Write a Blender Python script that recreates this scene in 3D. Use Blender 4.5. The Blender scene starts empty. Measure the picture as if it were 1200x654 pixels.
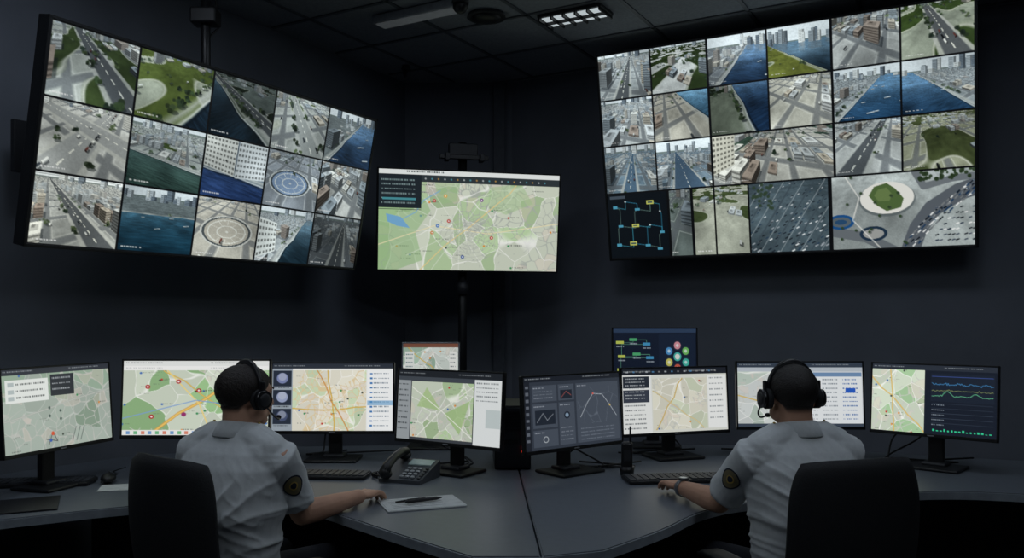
import bpy, bmesh, math, random
import numpy as np
from mathutils import Vector, Matrix, noise
from mathutils.bvhtree import BVHTree
random.seed(3)
sc=bpy.context.scene
try:
    sc.view_settings.view_transform='Standard'; sc.view_settings.look='None'
except Exception: pass
CH=1.45; DZ=0.74; CEIL=3.31
def lin(c):
    c=np.clip(np.asarray(c,float)/255.,0,1)
    return np.where(c<=.04045,c/12.92,((c+.055)/1.055)**2.4)
# ------------------------------------------------------------ materials
_m={}
def MT(name,col,rough=.5,metal=0,ns=25,nv=.12,bump=0,spec=.5,emit=0,ecol=None):
    if name in _m: return _m[name]
    m=bpy.data.materials.new(name); m.use_nodes=True; nt=m.node_tree; N=nt.nodes; L=nt.links
    p=N['Principled BSDF']; l=lin(col)
    tc=N.new('ShaderNodeTexCoord'); nz=N.new('ShaderNodeTexNoise'); nz.inputs['Scale'].default_value=ns; nz.inputs['Detail'].default_value=4
    L.new(tc.outputs['Object'],nz.inputs['Vector'])
    r=N.new('ShaderNodeValToRGB')
    r.color_ramp.elements[0].color=(*[max(0,x*(1-nv)) for x in l],1); r.color_ramp.elements[1].color=(*[min(1,x*(1+nv)) for x in l],1)
    r.color_ramp.elements[0].position=.3; r.color_ramp.elements[1].position=.7
    L.new(nz.outputs['Fac'],r.inputs['Fac']); L.new(r.outputs['Color'],p.inputs['Base Color'])
    p.inputs['Roughness'].default_value=rough; p.inputs['Metallic'].default_value=metal
    p.inputs['Specular IOR Level'].default_value=spec
    if bump:
        b=N.new('ShaderNodeBump'); b.inputs['Strength'].default_value=bump; b.inputs['Distance'].default_value=.01
        L.new(nz.outputs['Fac'],b.inputs['Height']); L.new(b.outputs['Normal'],p.inputs['Normal'])
    if emit:
        p.inputs['Emission Color'].default_value=(*lin(ecol or col),1); p.inputs['Emission Strength'].default_value=emit
    _m[name]=m; return m
def scrmat():
    m=bpy.data.materials.new('screen_picture'); m.use_nodes=True; nt=m.node_tree; p=nt.nodes['Principled BSDF']
    a=nt.nodes.new('ShaderNodeAttribute'); a.attribute_name='Col'
    nt.links.new(a.outputs['Color'],p.inputs['Emission Color']); p.inputs['Emission Strength'].default_value=1.0
    p.inputs['Base Color'].default_value=(.005,.005,.006,1); p.inputs['Roughness'].default_value=.35
    m.cycles.emission_sampling='NONE'
    return m
SCR=scrmat()
BLK=MT('black_plastic',(24,25,27),.42); DK=MT('dark_grey_plastic',(42,44,48),.5); MET=MT('dark_steel',(60,63,67),.38,.8)
KEY=MT('key_plastic',(62,65,70),.5); PAPER=MT('paper',(206,209,208),.8); LAM=MT('desk_laminate',(100,106,114),.40,0,40,.05,.02)
EDGE=MT('desk_edge_band',(140,147,154),.4); WALLM=MT('wall_paint',(114,119,129),.8,0,3,.08,.03); CEILM=MT('ceiling_tile',(150,155,162),.9,0,60,.12,.1)
FLR=MT('carpet',(44,47,54),.95,0,120,.3,.3); CHF=MT('chair_fabric',(22,24,28),.75,0,200,.25,.15)
# ------------------------------------------------------------ mesh builder
class B:
    def __init__(s): s.bm=bmesh.new(); s.mats=[]
    def mi(s,m):
        if m not in s.mats: s.mats.append(m)
        return s.mats.index(m)
    def merge(s,t,m,M=None,smooth=None):
        i=s.mi(m) if m else 0
        if M is not None: bmesh.ops.transform(t,matrix=M,verts=t.verts)
        for f in t.faces:
            f.material_index=i
            if smooth is not None: f.smooth=(smooth=='all') or (len(f.verts)==4)
        me=bpy.data.meshes.new('t'); t.to_mesh(me); t.free(); s.bm.from_mesh(me); bpy.data.meshes.remove(me)
    def box(s,c,sz,m,bev=0,M=None,seg=2):
        t=bmesh.new(); bmesh.ops.create_cube(t,size=1)
        bmesh.ops.scale(t,vec=sz,verts=t.verts)
        if bev: bmesh.ops.bevel(t,geom=t.edges[:],offset=bev,segments=seg,affect='EDGES',profile=.5)
        X=Matrix.Translation(c); X=(M@X) if M is not None else X
        s.merge(t,m,X)
    def cyl(s,c,r1,r2,h,m,axis='z',seg=24,M=None):
        t=bmesh.new(); bmesh.ops.create_cone(t,cap_ends=True,segments=seg,radius1=r1,radius2=r2,depth=h)
        R={'z':Matrix.Identity(4),'x':Matrix.Rotation(math.pi/2,4,'Y'),'y':Matrix.Rotation(-math.pi/2,4,'X')}[axis]
        X=Matrix.Translation(c)@R; X=(M@X) if M is not None else X
        s.merge(t,m,X,'side')
    def ell(s,c,r,m,rot=None,seg=20,M=None):
        t=bmesh.new(); bmesh.ops.create_uvsphere(t,u_segments=seg,v_segments=seg//2+2,radius=1)
        if isinstance(r,(int,float)): r=(r,r,r)
        X=Matrix.Translation(c)@(rot if rot is not None else Matrix.Identity(4))@Matrix.Diagonal((*r,1))
        X=(M@X) if M is not None else X
        s.merge(t,m,X,'all')
    def tube(s,pts,rad,m,seg=12,balls=False,M=None,flat=1.0,flatdir=None):
        pts=[Vector(p) for p in pts]
        if isinstance(rad,(int,float)): rad=[rad]*len(pts)
        t=bmesh.new(); rings=[]; nrm=None
        for i,p in enumerate(pts):
            a=pts[max(0,i-1)]; b=pts[min(len(pts)-1,i+1)]; T=(b-a).normalized()
            if nrm is None:
                ref=Vector(flatdir) if flatdir is not None else (Vector((0,0,1)) if abs(T.z)<.9 else Vector((1,0,0)))
                nrm=(ref-T*ref.dot(T)).normalized()
            else: nrm=(nrm-T*nrm.dot(T)).normalized()
            bn=T.cross(nrm)
            rings.append([t.verts.new(p+nrm*(math.cos(2*math.pi*k/seg)*rad[i]*flat)+bn*(math.sin(2*math.pi*k/seg)*rad[i])) for k in range(seg)])
        for i in range(len(rings)-1):
            for k in range(seg):
                t.faces.new((rings[i][k],rings[i][(k+1)%seg],rings[i+1][(k+1)%seg],rings[i+1][k]))
        t.faces.new(rings[0][::-1]); t.faces.new(rings[-1])
        s.merge(t,m,M,'side')
        if balls:
            for p,r in ((pts[0],rad[0]),(pts[-1],rad[-1])): s.ell(p,r*.98,m,M=M,seg=14)
    def loft(s,rings,m,M=None,closed=False,smooth='side'):
        t=bmesh.new(); R=[[t.verts.new(p) for p in r] for r in rings]; n=len(R[0])
        rng=range(len(R)) if closed else range(len(R)-1)
        for i in rng:
            a=R[i]; b=R[(i+1)%len(R)]
            for k in range(n): t.faces.new((a[k],a[(k+1)%n],b[(k+1)%n],b[k]))
        if not closed: t.faces.new(R[0][::-1]); t.faces.new(R[-1])
        bmesh.ops.recalc_face_normals(t,faces=t.faces); s.merge(t,m,M,smooth)
    def slab(s,fn,nu,nv,th,m,M=None):
        t=bmesh.new(); F=[];Bk=[]
        for j in range(nv+1):
            fr=[];bk=[]
            for i in range(nu+1):
                u=-1+2*i/nu; v=-1+2*j/nv; e=1e-3
                p=Vector(fn(u,v)); du=Vector(fn(u+e,v))-Vector(fn(u-e,v)); dv=Vector(fn(u,v+e))-Vector(fn(u,v-e))
                n=du.cross(dv).normalized(); edge=max(abs(u),abs(v)); k=math.sqrt(max(0,1-edge**6))*.7+.3
                fr.append(t.verts.new(p+n*th*.5*k)); bk.append(t.verts.new(p-n*th*.5*k))
            F.append(fr);Bk.append(bk)
        for j in range(nv):
            for i in range(nu):
                t.faces.new((F[j][i],F[j][i+1],F[j+1][i+1],F[j+1][i])); t.faces.new((Bk[j][i],Bk[j+1][i],Bk[j+1][i+1],Bk[j][i+1]))
        for j in range(nv):
            t.faces.new((F[j][0],F[j+1][0],Bk[j+1][0],Bk[j][0])); t.faces.new((F[j][nu],Bk[j][nu],Bk[j+1][nu],F[j+1][nu]))
        for i in range(nu):
            t.faces.new((F[0][i],Bk[0][i],Bk[0][i+1],F[0][i+1])); t.faces.new((F[nv][i],F[nv][i+1],Bk[nv][i+1],Bk[nv][i]))
        bmesh.ops.recalc_face_normals(t,faces=t.faces); s.merge(t,m,M,'all')
    def prism(s,poly,z0,z1,m,M=None,bev=0):
        t=bmesh.new(); lo=[t.verts.new((x,y,z0)) for x,y in poly]; hi=[t.verts.new((x,y,z1)) for x,y in poly]; n=len(poly)
        t.faces.new(lo[::-1]); top=t.faces.new(hi)
        for i in range(n): t.faces.new((lo[i],lo[(i+1)%n],hi[(i+1)%n],hi[i]))
        bmesh.ops.recalc_face_normals(t,faces=t.faces)
        if bev: bmesh.ops.bevel(t,geom=[e for e in t.edges if abs(e.verts[0].co.z-e.verts[1].co.z)<1e-6],offset=bev,segments=2,affect='EDGES')
        s.merge(t,m,M)
    def done(s,name,parent=None,M=None):
        me=bpy.data.meshes.new(name); s.bm.to_mesh(me); s.bm.free()
        for m in s.mats: me.materials.append(m)
        return link(name,me,parent,M)
def link(name,me,parent=None,M=None):
    o=bpy.data.objects.new(name,me); sc.collection.objects.link(o)
    if parent: o.parent=parent
    if M is not None: o.matrix_local=M
    return o
def empty(name,M):
    o=bpy.data.objects.new(name,None); sc.collection.objects.link(o); o.matrix_world=M; o.empty_display_size=.1; return o
def RZ(a): return Matrix.Rotation(a,4,'Z')
def T(*a): return Matrix.Translation(Vector(a))
# ------------------------------------------------------------ raster helpers for screen pictures
def vn(x,y,s):
    i=np.floor(x);j=np.floor(y);fx=x-i;fy=y-j;fx=fx*fx*(3-2*fx);fy=fy*fy*(3-2*fy)
    def h(a,b):
        v=np.sin(a*127.1+b*311.7+s*74.7)*43758.5453; return v-np.floor(v)
    return (h(i,j)*(1-fx)+h(i+1,j)*fx)*(1-fy)+(h(i,j+1)*(1-fx)+h(i+1,j+1)*fx)*fy
class Cv:
    def __init__(s,W,H,col):
        s.W,s.H=W,H; s.a=np.empty((H,W,3)); s.a[:]=col; s.Y,s.X=np.mgrid[0:H,0:W].astype(float)+.5
    def mask(s,m,col,al=1):
        m=(m*al)[...,None]; s.a=s.a*(1-m)+np.array(col,float)*m
    def rect(s,x0,y0,x1,y1,col,al=1):
        X0,X1=int(round(x0*s.W)),int(round(x1*s.W)); Y0,Y1=int(round(y0*s.H)),int(round(y1*s.H)); X1=max(X1,X0+1);Y1=max(Y1,Y0+1)
        X0=max(X0,0);Y0=max(Y0,0)
        s.a[Y0:Y1,X0:X1]=s.a[Y0:Y1,X0:X1]*(1-al)+np.array(col,float)*al
    def line(s,pts,w,col,al=1,closed=False):
        P=[(x*s.W,y*s.H) for x,y in pts]
        if closed: P.append(P[0])
        m=np.zeros((s.H,s.W))
        for (x0,y0),(x1,y1) in zip(P[:-1],P[1:]):
            a0=max(0,int(min(x0,x1)-w-2));a1=min(s.W,int(max(x0,x1)+w+3));b0=max(0,int(min(y0,y1)-w-2));b1=min(s.H,int(max(y0,y1)+w+3))
            if a1<=a0 or b1<=b0: continue
            X=s.X[b0:b1,a0:a1];Y=s.Y[b0:b1,a0:a1];dx,dy=x1-x0,y1-y0;L=dx*dx+dy*dy+1e-9
            t=np.clip(((X-x0)*dx+(Y-y0)*dy)/L,0,1); d=np.hypot(X-x0-t*dx,Y-y0-t*dy)
            m[b0:b1,a0:a1]=np.maximum(m[b0:b1,a0:a1],np.clip(w/2+.5-d,0,1))
        s.mask(m,col,al)
    def poly(s,pts,col,al=1):
        P=[(x*s.W,y*s.H) for x,y in pts]
        a0=max(0,int(min(p[0] for p in P)-1));a1=min(s.W,int(max(p[0] for p in P)+2));b0=max(0,int(min(p[1] for p in P)-1));b1=min(s.H,int(max(p[1] for p in P)+2))
        if a1<=a0 or b1<=b0: return
        X=s.X[b0:b1,a0:a1];Y=s.Y[b0:b1,a0:a1];acc=np.zeros(X.shape)
        for ox,oy in ((-.25,-.25),(.25,-.25),(-.25,.25),(.25,.25)):
            ins=np.zeros(X.shape,bool); j=len(P)-1; XX=X+ox; YY=Y+oy
            for i in range(len(P)):
                xi,yi=P[i];xj,yj=P[j]
                if yi!=yj: ins^=((yi>YY)!=(yj>YY))&(XX<(xj-xi)*(YY-yi)/(yj-yi)+xi)
                j=i
            acc+=ins*.25
        m=(acc*al)[...,None]; s.a[b0:b1,a0:a1]=s.a[b0:b1,a0:a1]*(1-m)+np.array(col,float)*m
    def disc(s,x,y,r,col,al=1,ry=None,ring=0):
        ry=ry or r; cx,cy=x*s.W,y*s.H
        a0=max(0,int(cx-r-2));a1=min(s.W,int(cx+r+3));b0=max(0,int(cy-ry-2));b1=min(s.H,int(cy+ry+3))
        if a1<=a0 or b1<=b0: return
        d=np.hypot((s.X[b0:b1,a0:a1]-cx),(s.Y[b0:b1,a0:a1]-cy)*r/ry)
        m=np.clip(r+.5-d,0,1)
        if ring: m=m*np.clip(d-(r-ring)+.5,0,1)
        m=(m*al)[...,None]; s.a[b0:b1,a0:a1]=s.a[b0:b1,a0:a1]*(1-m)+np.array(col,float)*m
    def text(s,x,y,w,h,col,rng,al=.9):
        px=x*s.W; end=(x+w)*s.W; Y0=int(y*s.H);Y1=max(Y0+1,int((y+h)*s.H))
        while px<end:
            k=rng.integers(1,4); X0=int(px);X1=min(int(px+k),int(end))
            s.a[Y0:Y1,X0:X1]=s.a[Y0:Y1,X0:X1]*(1-al)+np.array(col,float)*al; px+=k+1+(rng.random()<.2)*2
    def paste(s,img,x0,y0):
        X0=int(round(x0*s.W));Y0=int(round(y0*s.H)); h,w=img.shape[:2]; h=min(h,s.H-Y0); w=min(w,s.W-X0); s.a[Y0:Y0+h,X0:X0+w]=img[:h,:w]
def voro(W,H,n,rng):
    P=rng.random((n,2))*[W*1.1,H*1.1]-[W*.05,H*.05]; Y,X=np.mgrid[0:H,0:W].astype(float)
    wx=(vn(X/18,Y/18,5)-.5)*9; wy=(vn(X/18,Y/18,9)-.5)*9
    D=np.stack([np.hypot(X+wx-p[0],Y+wy-p[1]) for p in P]); s=np.partition(D,1,axis=0)[:2]; return s[0],s[1],D.argmin(0)
def mapimg(W,H,seed,base=(212,218,200),green=(158,196,142),gf=.4,n1=26,n2=90,road=(250,250,246),major=((236,196,90),),nmaj=3,urb=(196,198,190),river=None,marks=10,dim=1,fixed=(),uth=.45):
    rng=np.random.default_rng(seed); c=Cv(W,H,base); F1,F2,I=voro(W,H,n1,rng)
    cols=np.array([np.array(green)*rng.uniform(.92,1.08) if rng.random()<gf else np.array(base)*rng.uniform(.95,1.04) for _ in range(n1)]); c.a=cols[I]
    G1,G2,J=voro(W,H,n2,rng); u=vn(c.X/W*3.2+seed,c.Y/H*2.4,seed)
    um=((u>uth)).astype(float); c.mask(um*np.clip(1.6-(G2-G1),0,1),urb if base[0]>120 else road,.9)
    c.mask(um*.35*((J%5)==0),(225,205,190) if base[0]>120 else base)
    c.mask(np.clip(1.2-(F2-F1)*.8,0,1),road,.75)
    if river: c.line(river,3,(150,196,222))
    for i in range(nmaj):
        col=major[i%len(major)]
        a=rng.uniform(0,math.pi); cx,cy=rng.uniform(.35,.65),rng.uniform(.35,.65); pts=[]
        for k in range(9):
            t=(k-4)/4*.9; pts.append((cx+t*math.cos(a)+rng.uniform(-.02,.02),cy+t*math.sin(a)+rng.uniform(-.03,.03)))
        c.line(pts,2.2,tuple(.8*x for x in col)); c.line(pts,1.3,col)
    for i in range(marks):
        x,y=rng.random(),rng.random(); col=[(206,58,48),(60,110,190),(70,80,70),(230,140,50),(60,150,90)][rng.integers(5)]
        c.disc(x,y,2.0,col); c.text(x+.012,y-.01,rng.uniform(.03,.07),.012,(80,84,80),rng,.6)
    for i in range(14): c.text(rng.random()*.9,rng.random(),rng.uniform(.03,.08),.01,(95,100,95),rng,.55)
    for f in fixed: f(c)
    g_=c.a.mean(-1,keepdims=True); return (c.a*.88+g_*.12)*dim
def cctv(W,H,seed,g=(150,152,146),hy=-.25,ang=.4,lawn=0,lc=(92,112,62),road=None,rw=.22,water=None,wc=(28,54,76),grid=0,trees=8,cars=8,bld=0,bh=.25,fac=None,rings=None,boats=0,k=1.0,rc=(92,96,100),tz=1.0,lab=True,box=6,bhh=.5,warm=0):
    rng=np.random.default_rng(seed); c=Cv(W,H,g); A=W/H
    y=c.Y/H; x=(c.X/W-.5)*A; t=np.maximum(y-hy,.04); gz=1/t; gx=x*gz*1.2
    ca,sa=math.cos(ang),math.sin(ang); p=gx*ca-(gz-1.6)*sa; q=gx*sa+(gz-1.6)*ca
    n=.6*vn(p*2,q*2,seed)+.4*vn(p*9,q*9,seed+1); c.a=c.a*(.80+.34*n)[...,None]
    sp=.62; fp=np.abs(((p-.31)/sp)%1-.5)*sp; fq=np.abs((q/.7)%1-.5)*.7
    if box>3 or grid:
        st=np.clip((.085-np.minimum(fp,fq))*26,0,1); c.mask(st,(112,116,120),.8); c.mask(np.clip(1-np.abs(np.minimum(fp,fq)-.095)*60,0,1),(206,208,204),.55)
    if grid:
        bi=np.floor(p*grid*.8);bj=np.floor(q*grid*.8); h=np.sin(bi*12.9+bj*78.2+seed)*43758.5; h=h-np.floor(h)
        c.a*= (.78+.36*h)[...,None]; c.mask((h>.86).astype(float),lc,.6)
    if lawn: 
        m=np.clip((vn(p*1.2+seed,q*1.2,seed+3)-(1-lawn*.8))*14,0,1); c.mask(m,np.array(lc)*.95); c.a*=(1-m*.35*(1-n))[...,None]
        c.mask(np.clip(1-np.abs(m-.5)*2.2,0,1),(204,204,196),.75)
    for r in (road or []):
        ax,off=r; s_,o_=(p,q) if ax=='p' else (q,p); m=np.clip((rw-np.abs(s_-off))*30,0,1); c.mask(np.clip((rw+.09-np.abs(s_-off))*30,0,1),(176,178,174),.9); c.mask(m,np.array(rc)*1.0)
        c.mask((np.abs(s_-off)<.014)*((o_*5)%1<.5)*1.0,(225,225,215),.8)
    if rings:
        cx,cy,R,col=rings; r=np.hypot((c.X/W-cx)*A,(c.Y/H-cy)*1.7); m=(r<R*1.12); c.mask(m*1.0,(186,188,186)); m=(r<R); c.mask(m*1.0,col,.7)
        c.mask(m*(((r/R*2.6)%1)<.16),(204,206,202),.8); th=np.arctan2((c.Y/H-cy)*1.7,(c.X/W-cx)*A); c.mask((r<R*.85)*(r>R*.45)*((th*1.9)%1<.08),(210,210,206),.6)
        c.mask((np.abs(r-R)<.02)*1.0,(70,78,84),.9)
    wm=None
    if water:
        ax,off,sg=water; s_=p if ax=='p' else q; s_=s_+.12*(vn(q*1.4,p*1.4,seed)-.5); wm=np.clip(sg*(s_-off)*40,0,1)
        rip=vn(p*5,q*40,seed+7)*.4+vn(gx*2,gz*2,seed)*.6; gl=np.clip((gz-1)/3,0,1); w0=np.array(wc,float); w0=w0*.72+w0.mean()*.28
        wcol=w0*(.5+.9*rip)[...,None]+np.array((64,76,84))*gl[...,None]
        c.mask(np.clip(1-np.abs(s_-off+sg*.10)*9,0,1),(184,186,180),.8)
        c.a=c.a*(1-wm[...,None])+wcol*wm[...,None]
        c.mask(np.clip(1-np.abs(s_-off)*26,0,1),(206,208,204),.85); c.mask(np.clip(1-np.abs(s_-off-sg*.05)*30,0,1),(24,34,42),.7)
    if hy>0:
        sk=np.array((212,218,222)); c.mask((y<hy)*1.0,sk); c.mask((y<hy+.03)*(y>hy)*1.0,(116,128,124),.8)
    for i in range(bld):
        w=rng.uniform(.035,.11);x0=rng.uniform(-.05,.97);b=max(hy,.0)+rng.uniform(.01,.08);hh=rng.uniform(.3,1.1)*bh;col=np.array([(176,184,190),(148,158,166),(116,128,140),(204,208,208)][rng.integers(4)])
        c.rect(x0,max(0,b-hh),x0+w,b,col); c.rect(x0+w*.66,max(0,b-hh),x0+w,b,col*.68)
        for yy in np.arange(max(0,b-hh)+.012,b-.01,.03): c.rect(x0+.004,yy,x0+w*.6,yy+.009,col*.72,.7)
        if wm is not None: 
            yb=int((b+.01)*H); ye=min(H,int((b+hh*.7)*H)); X0=max(0,int(x0*W)); X1=min(W,int((x0+w)*W))
            if ye>yb and X1>X0: mm=wm[yb:ye,X0:X1,None]*.25; c.a[yb:ye,X0:X1]=c.a[yb:ye,X0:X1]*(1-mm)+col*.8*mm
    def prj(P,Q,h): 
        X=P*ca+Q*sa; Z=max(.45,1.6-P*sa+Q*ca); return (X/(Z*1.2*A)+.5, hy+1/Z-h/Z)
    def wet(P,Q):
        if not water: return False
        s0=P if water[0]=='p' else Q; return water[2]*(s0-water[1])>-.12
    items=[]; dens=min(.92,box/13)
    for ip in range(-5,6):
        for iq in range(-3,9):
            if rng.random()>dens: continue
            P=ip*sp+.09-.0; Q=iq*.7+.35+.09; w=sp-.18; d=.52
            if any((r[0]=='p' and P<r[1]+rw+.08 and P+w>r[1]-rw-.08) or (r[0]=='q' and Q<r[1]+rw+.08 and Q+d>r[1]-rw-.08) for r in (road or [])): continue
            if any(wet(P+a_,Q+b_) for a_ in (0,w) for b_ in (0,d)): continue
            if rings:
                u_,v_=prj(P+w/2,Q+d/2,0)
                if abs(u_-rings[0])<rings[2]*1.3 and abs(v_-rings[1])<rings[2]: continue
            hh=(.12+.9*rng.random()**2)*bhh
            if rng.random()<.6:
                items.append(('b',P,Q,w*.44,d*.48,hh)); items.append(('b',P,Q+d*.54,w*.44,d*.44,hh*rng.uniform(.5,1.2))); items.append(('b',P+w*.54,Q,w*.46,d*.6,hh*rng.uniform(.4,1.3)))
            else: items.append(('b',P,Q,w*rng.uniform(.7,1),d*rng.uniform(.6,1),hh))
    for i in range(int(trees*2.8)):
        if rng.random()<.6 and road: P=rng.choice([-1,1])*(rw+.07)+road[0][1]; Q=rng.uniform(-.9,2.6)
        elif rng.random()<.5 and water: P=water[1]-water[2]*.2; Q=rng.uniform(-1,2.8)
        else: P=rng.uniform(-1.8,1.8); Q=rng.uniform(-1,2.6)
        if (road and road[0][0]=='q') or (not road and water and water[0]=='q'): P,Q=Q,P
        items.append(('t',P,Q,0,0,0))
    items=[it for it in items if not wet(it[1],it[2])]
    items.sort(key=lambda it:-(1.6-it[1]*sa+it[2]*ca))
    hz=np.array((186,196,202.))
    for kd,P,Q,w,d,h in items:
        Z=1.6-P*sa+Q*ca
        if Z<.66: continue
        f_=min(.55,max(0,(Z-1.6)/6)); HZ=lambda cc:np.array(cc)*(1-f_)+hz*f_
        if kd=='b':
            col=np.array([(190,194,196),(164,170,174),(206,206,200),(136,146,154),(180,172,158),(146,132,122)][rng.integers(6)],float); cs=[(P,Q),(P+w,Q),(P+w,Q+d),(P,Q+d)]
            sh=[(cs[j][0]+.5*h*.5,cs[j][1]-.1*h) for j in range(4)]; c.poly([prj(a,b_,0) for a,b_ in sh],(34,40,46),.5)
            fs=sorted(range(4),key=lambda j:-(1.6-(cs[j][0]+cs[(j+1)%4][0])/2*sa+(cs[j][1]+cs[(j+1)%4][1])/2*ca))
            for r_,j in enumerate(fs):
                if r_<2: continue
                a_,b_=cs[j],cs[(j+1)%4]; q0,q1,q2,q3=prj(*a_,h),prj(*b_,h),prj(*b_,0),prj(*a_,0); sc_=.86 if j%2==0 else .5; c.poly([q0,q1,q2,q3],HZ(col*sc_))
                ny=max(2,int(h/.06)); L_=lambda A_,B_,u:(A_[0]*(1-u)+B_[0]*u,A_[1]*(1-u)+B_[1]*u)
                for i in range(ny):
                    u0,u1=(i+.3)/ny,(i+.7)/ny; c.poly([L_(q0,q3,u0),L_(q1,q2,u0),L_(q1,q2,u1),L_(q0,q3,u1)],HZ(col*sc_*.5),.65)
            c.poly([prj(*a_,h) for a_ in cs],HZ(np.minimum(col*1.1,228))); c.poly([prj(P+w*u,Q+d*v,h) for u,v in ((.2,.25),(.8,.25),(.8,.75),(.2,.75))],HZ(col*.92)); c.poly([prj(P+w*u,Q+d*v,h+.02) for u,v in ((.3,.4),(.55,.4),(.55,.65),(.3,.65))],HZ(col*.66))
        else:
            X,Y_=prj(P,Q,.05); s=.045/Z*H*tz*rng.uniform(.7,1.5)*1.2; gc=HZ(np.array([(50,62,44),(60,76,50),(40,52,42),(74,88,58)][rng.integers(4)]))
            c.disc(X+s/W*.6,Y_+s/H*.8,s,(36,42,44),.45,s*.5)
            for kk in range(7): c.disc(X+rng.normal()*s/W*.5,Y_+rng.normal()*s/H*.4,s*rng.uniform(.25,.6),gc*rng.uniform(.7,1.35),.85)
    for f in (fac or []):
        pts,nx,ny,col=f; c.poly(pts,col)
        (x0,y0),(x1,y1),(x2,y2),(x3,y3)=pts
        def bl(u,v): return ((x0*(1-u)+x1*u)*(1-v)+(x3*(1-u)+x2*u)*v,(y0*(1-u)+y1*u)*(1-v)+(y3*(1-u)+y2*u)*v)
        nx=int(nx*1.6); ny=int(ny*1.5)
        for i in range(ny):
            v0=(i+.3)/ny;v1=(i+.75)/ny
            for j in range(nx): c.poly([bl((j+.2)/nx,v0),bl((j+.8)/nx,v0),bl((j+.8)/nx,v1),bl((j+.2)/nx,v1)],tuple(.5*z for z in col),.85)
    for i in range(cars):
        if road and rng.random()<.75:
            P=road[0][1]+rng.choice([-.55,.55])*rw; Q=rng.uniform(-1,2.4)
            if road[0][0]=='q': P,Q=Q,P
        else: P=rng.uniform(-1.2,1.2); Q=rng.uniform(-1,2.2)
        if wet(P,Q): continue
        Z=1.6-P*sa+Q*ca
        if Z<.7: continue
        cc=np.array([(30,34,38),(225,226,222),(60,66,74),(110,60,52),(200,202,200)][rng.integers(5)]); a_,b_=.038,.075
        if road and road[0][0]=='q': a_,b_=b_,a_
        c.poly([prj(P+.03,Q,0),prj(P+a_+.03,Q,0),prj(P+a_+.03,Q+b_,0),prj(P+.03,Q+b_,0)],(26,30,34),.5); c.poly([prj(P,Q,.03),prj(P+a_,Q,.03),prj(P+a_,Q+b_,.03),prj(P,Q+b_,.03)],cc); c.poly([prj(P,Q,.03),prj(P+a_,Q,.03),prj(P+a_,Q,0),prj(P,Q,0)],cc*.5)
    for i in range(boats):
        P,Q=rng.uniform(-2,2),rng.uniform(-.8,3)
        if not wet(P,Q): continue
        X,Y_=prj(P,Q,0); s=rng.uniform(.03,.07)/max(.7,1.6-P*sa+Q*ca)*H
        c.line([(X-s*1.6/W,Y_+.2*s/H),(X+s*1.6/W,Y_-.3*s/H)],max(1.2,s*.5),(214,218,218),.95); c.line([(X-s*2/W,Y_+.6*s/H),(X+s*1.2/W,Y_+.3*s/H)],max(1,s*.25),(16,26,36),.5)
    c.a=c.a*(.82+.32*vn(c.X/W*2.2,c.Y/H*2.2,seed+40))[...,None]
    gray=c.a.mean(-1,keepdims=True); c.a=(c.a*.80+gray*.20)*k*np.array([.965+warm*.05,1.0,1.005-warm*.06]); c.a=(c.a-128)*1.12+120
    c.a*=(.94+.10*vn(c.X/1.5,c.Y/1.5,seed+20))[...,None]
    if lab: c.text(.05,.94,.26,.02,(220,222,220),rng,.7)
    return np.clip(c.a,0,255)
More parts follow.
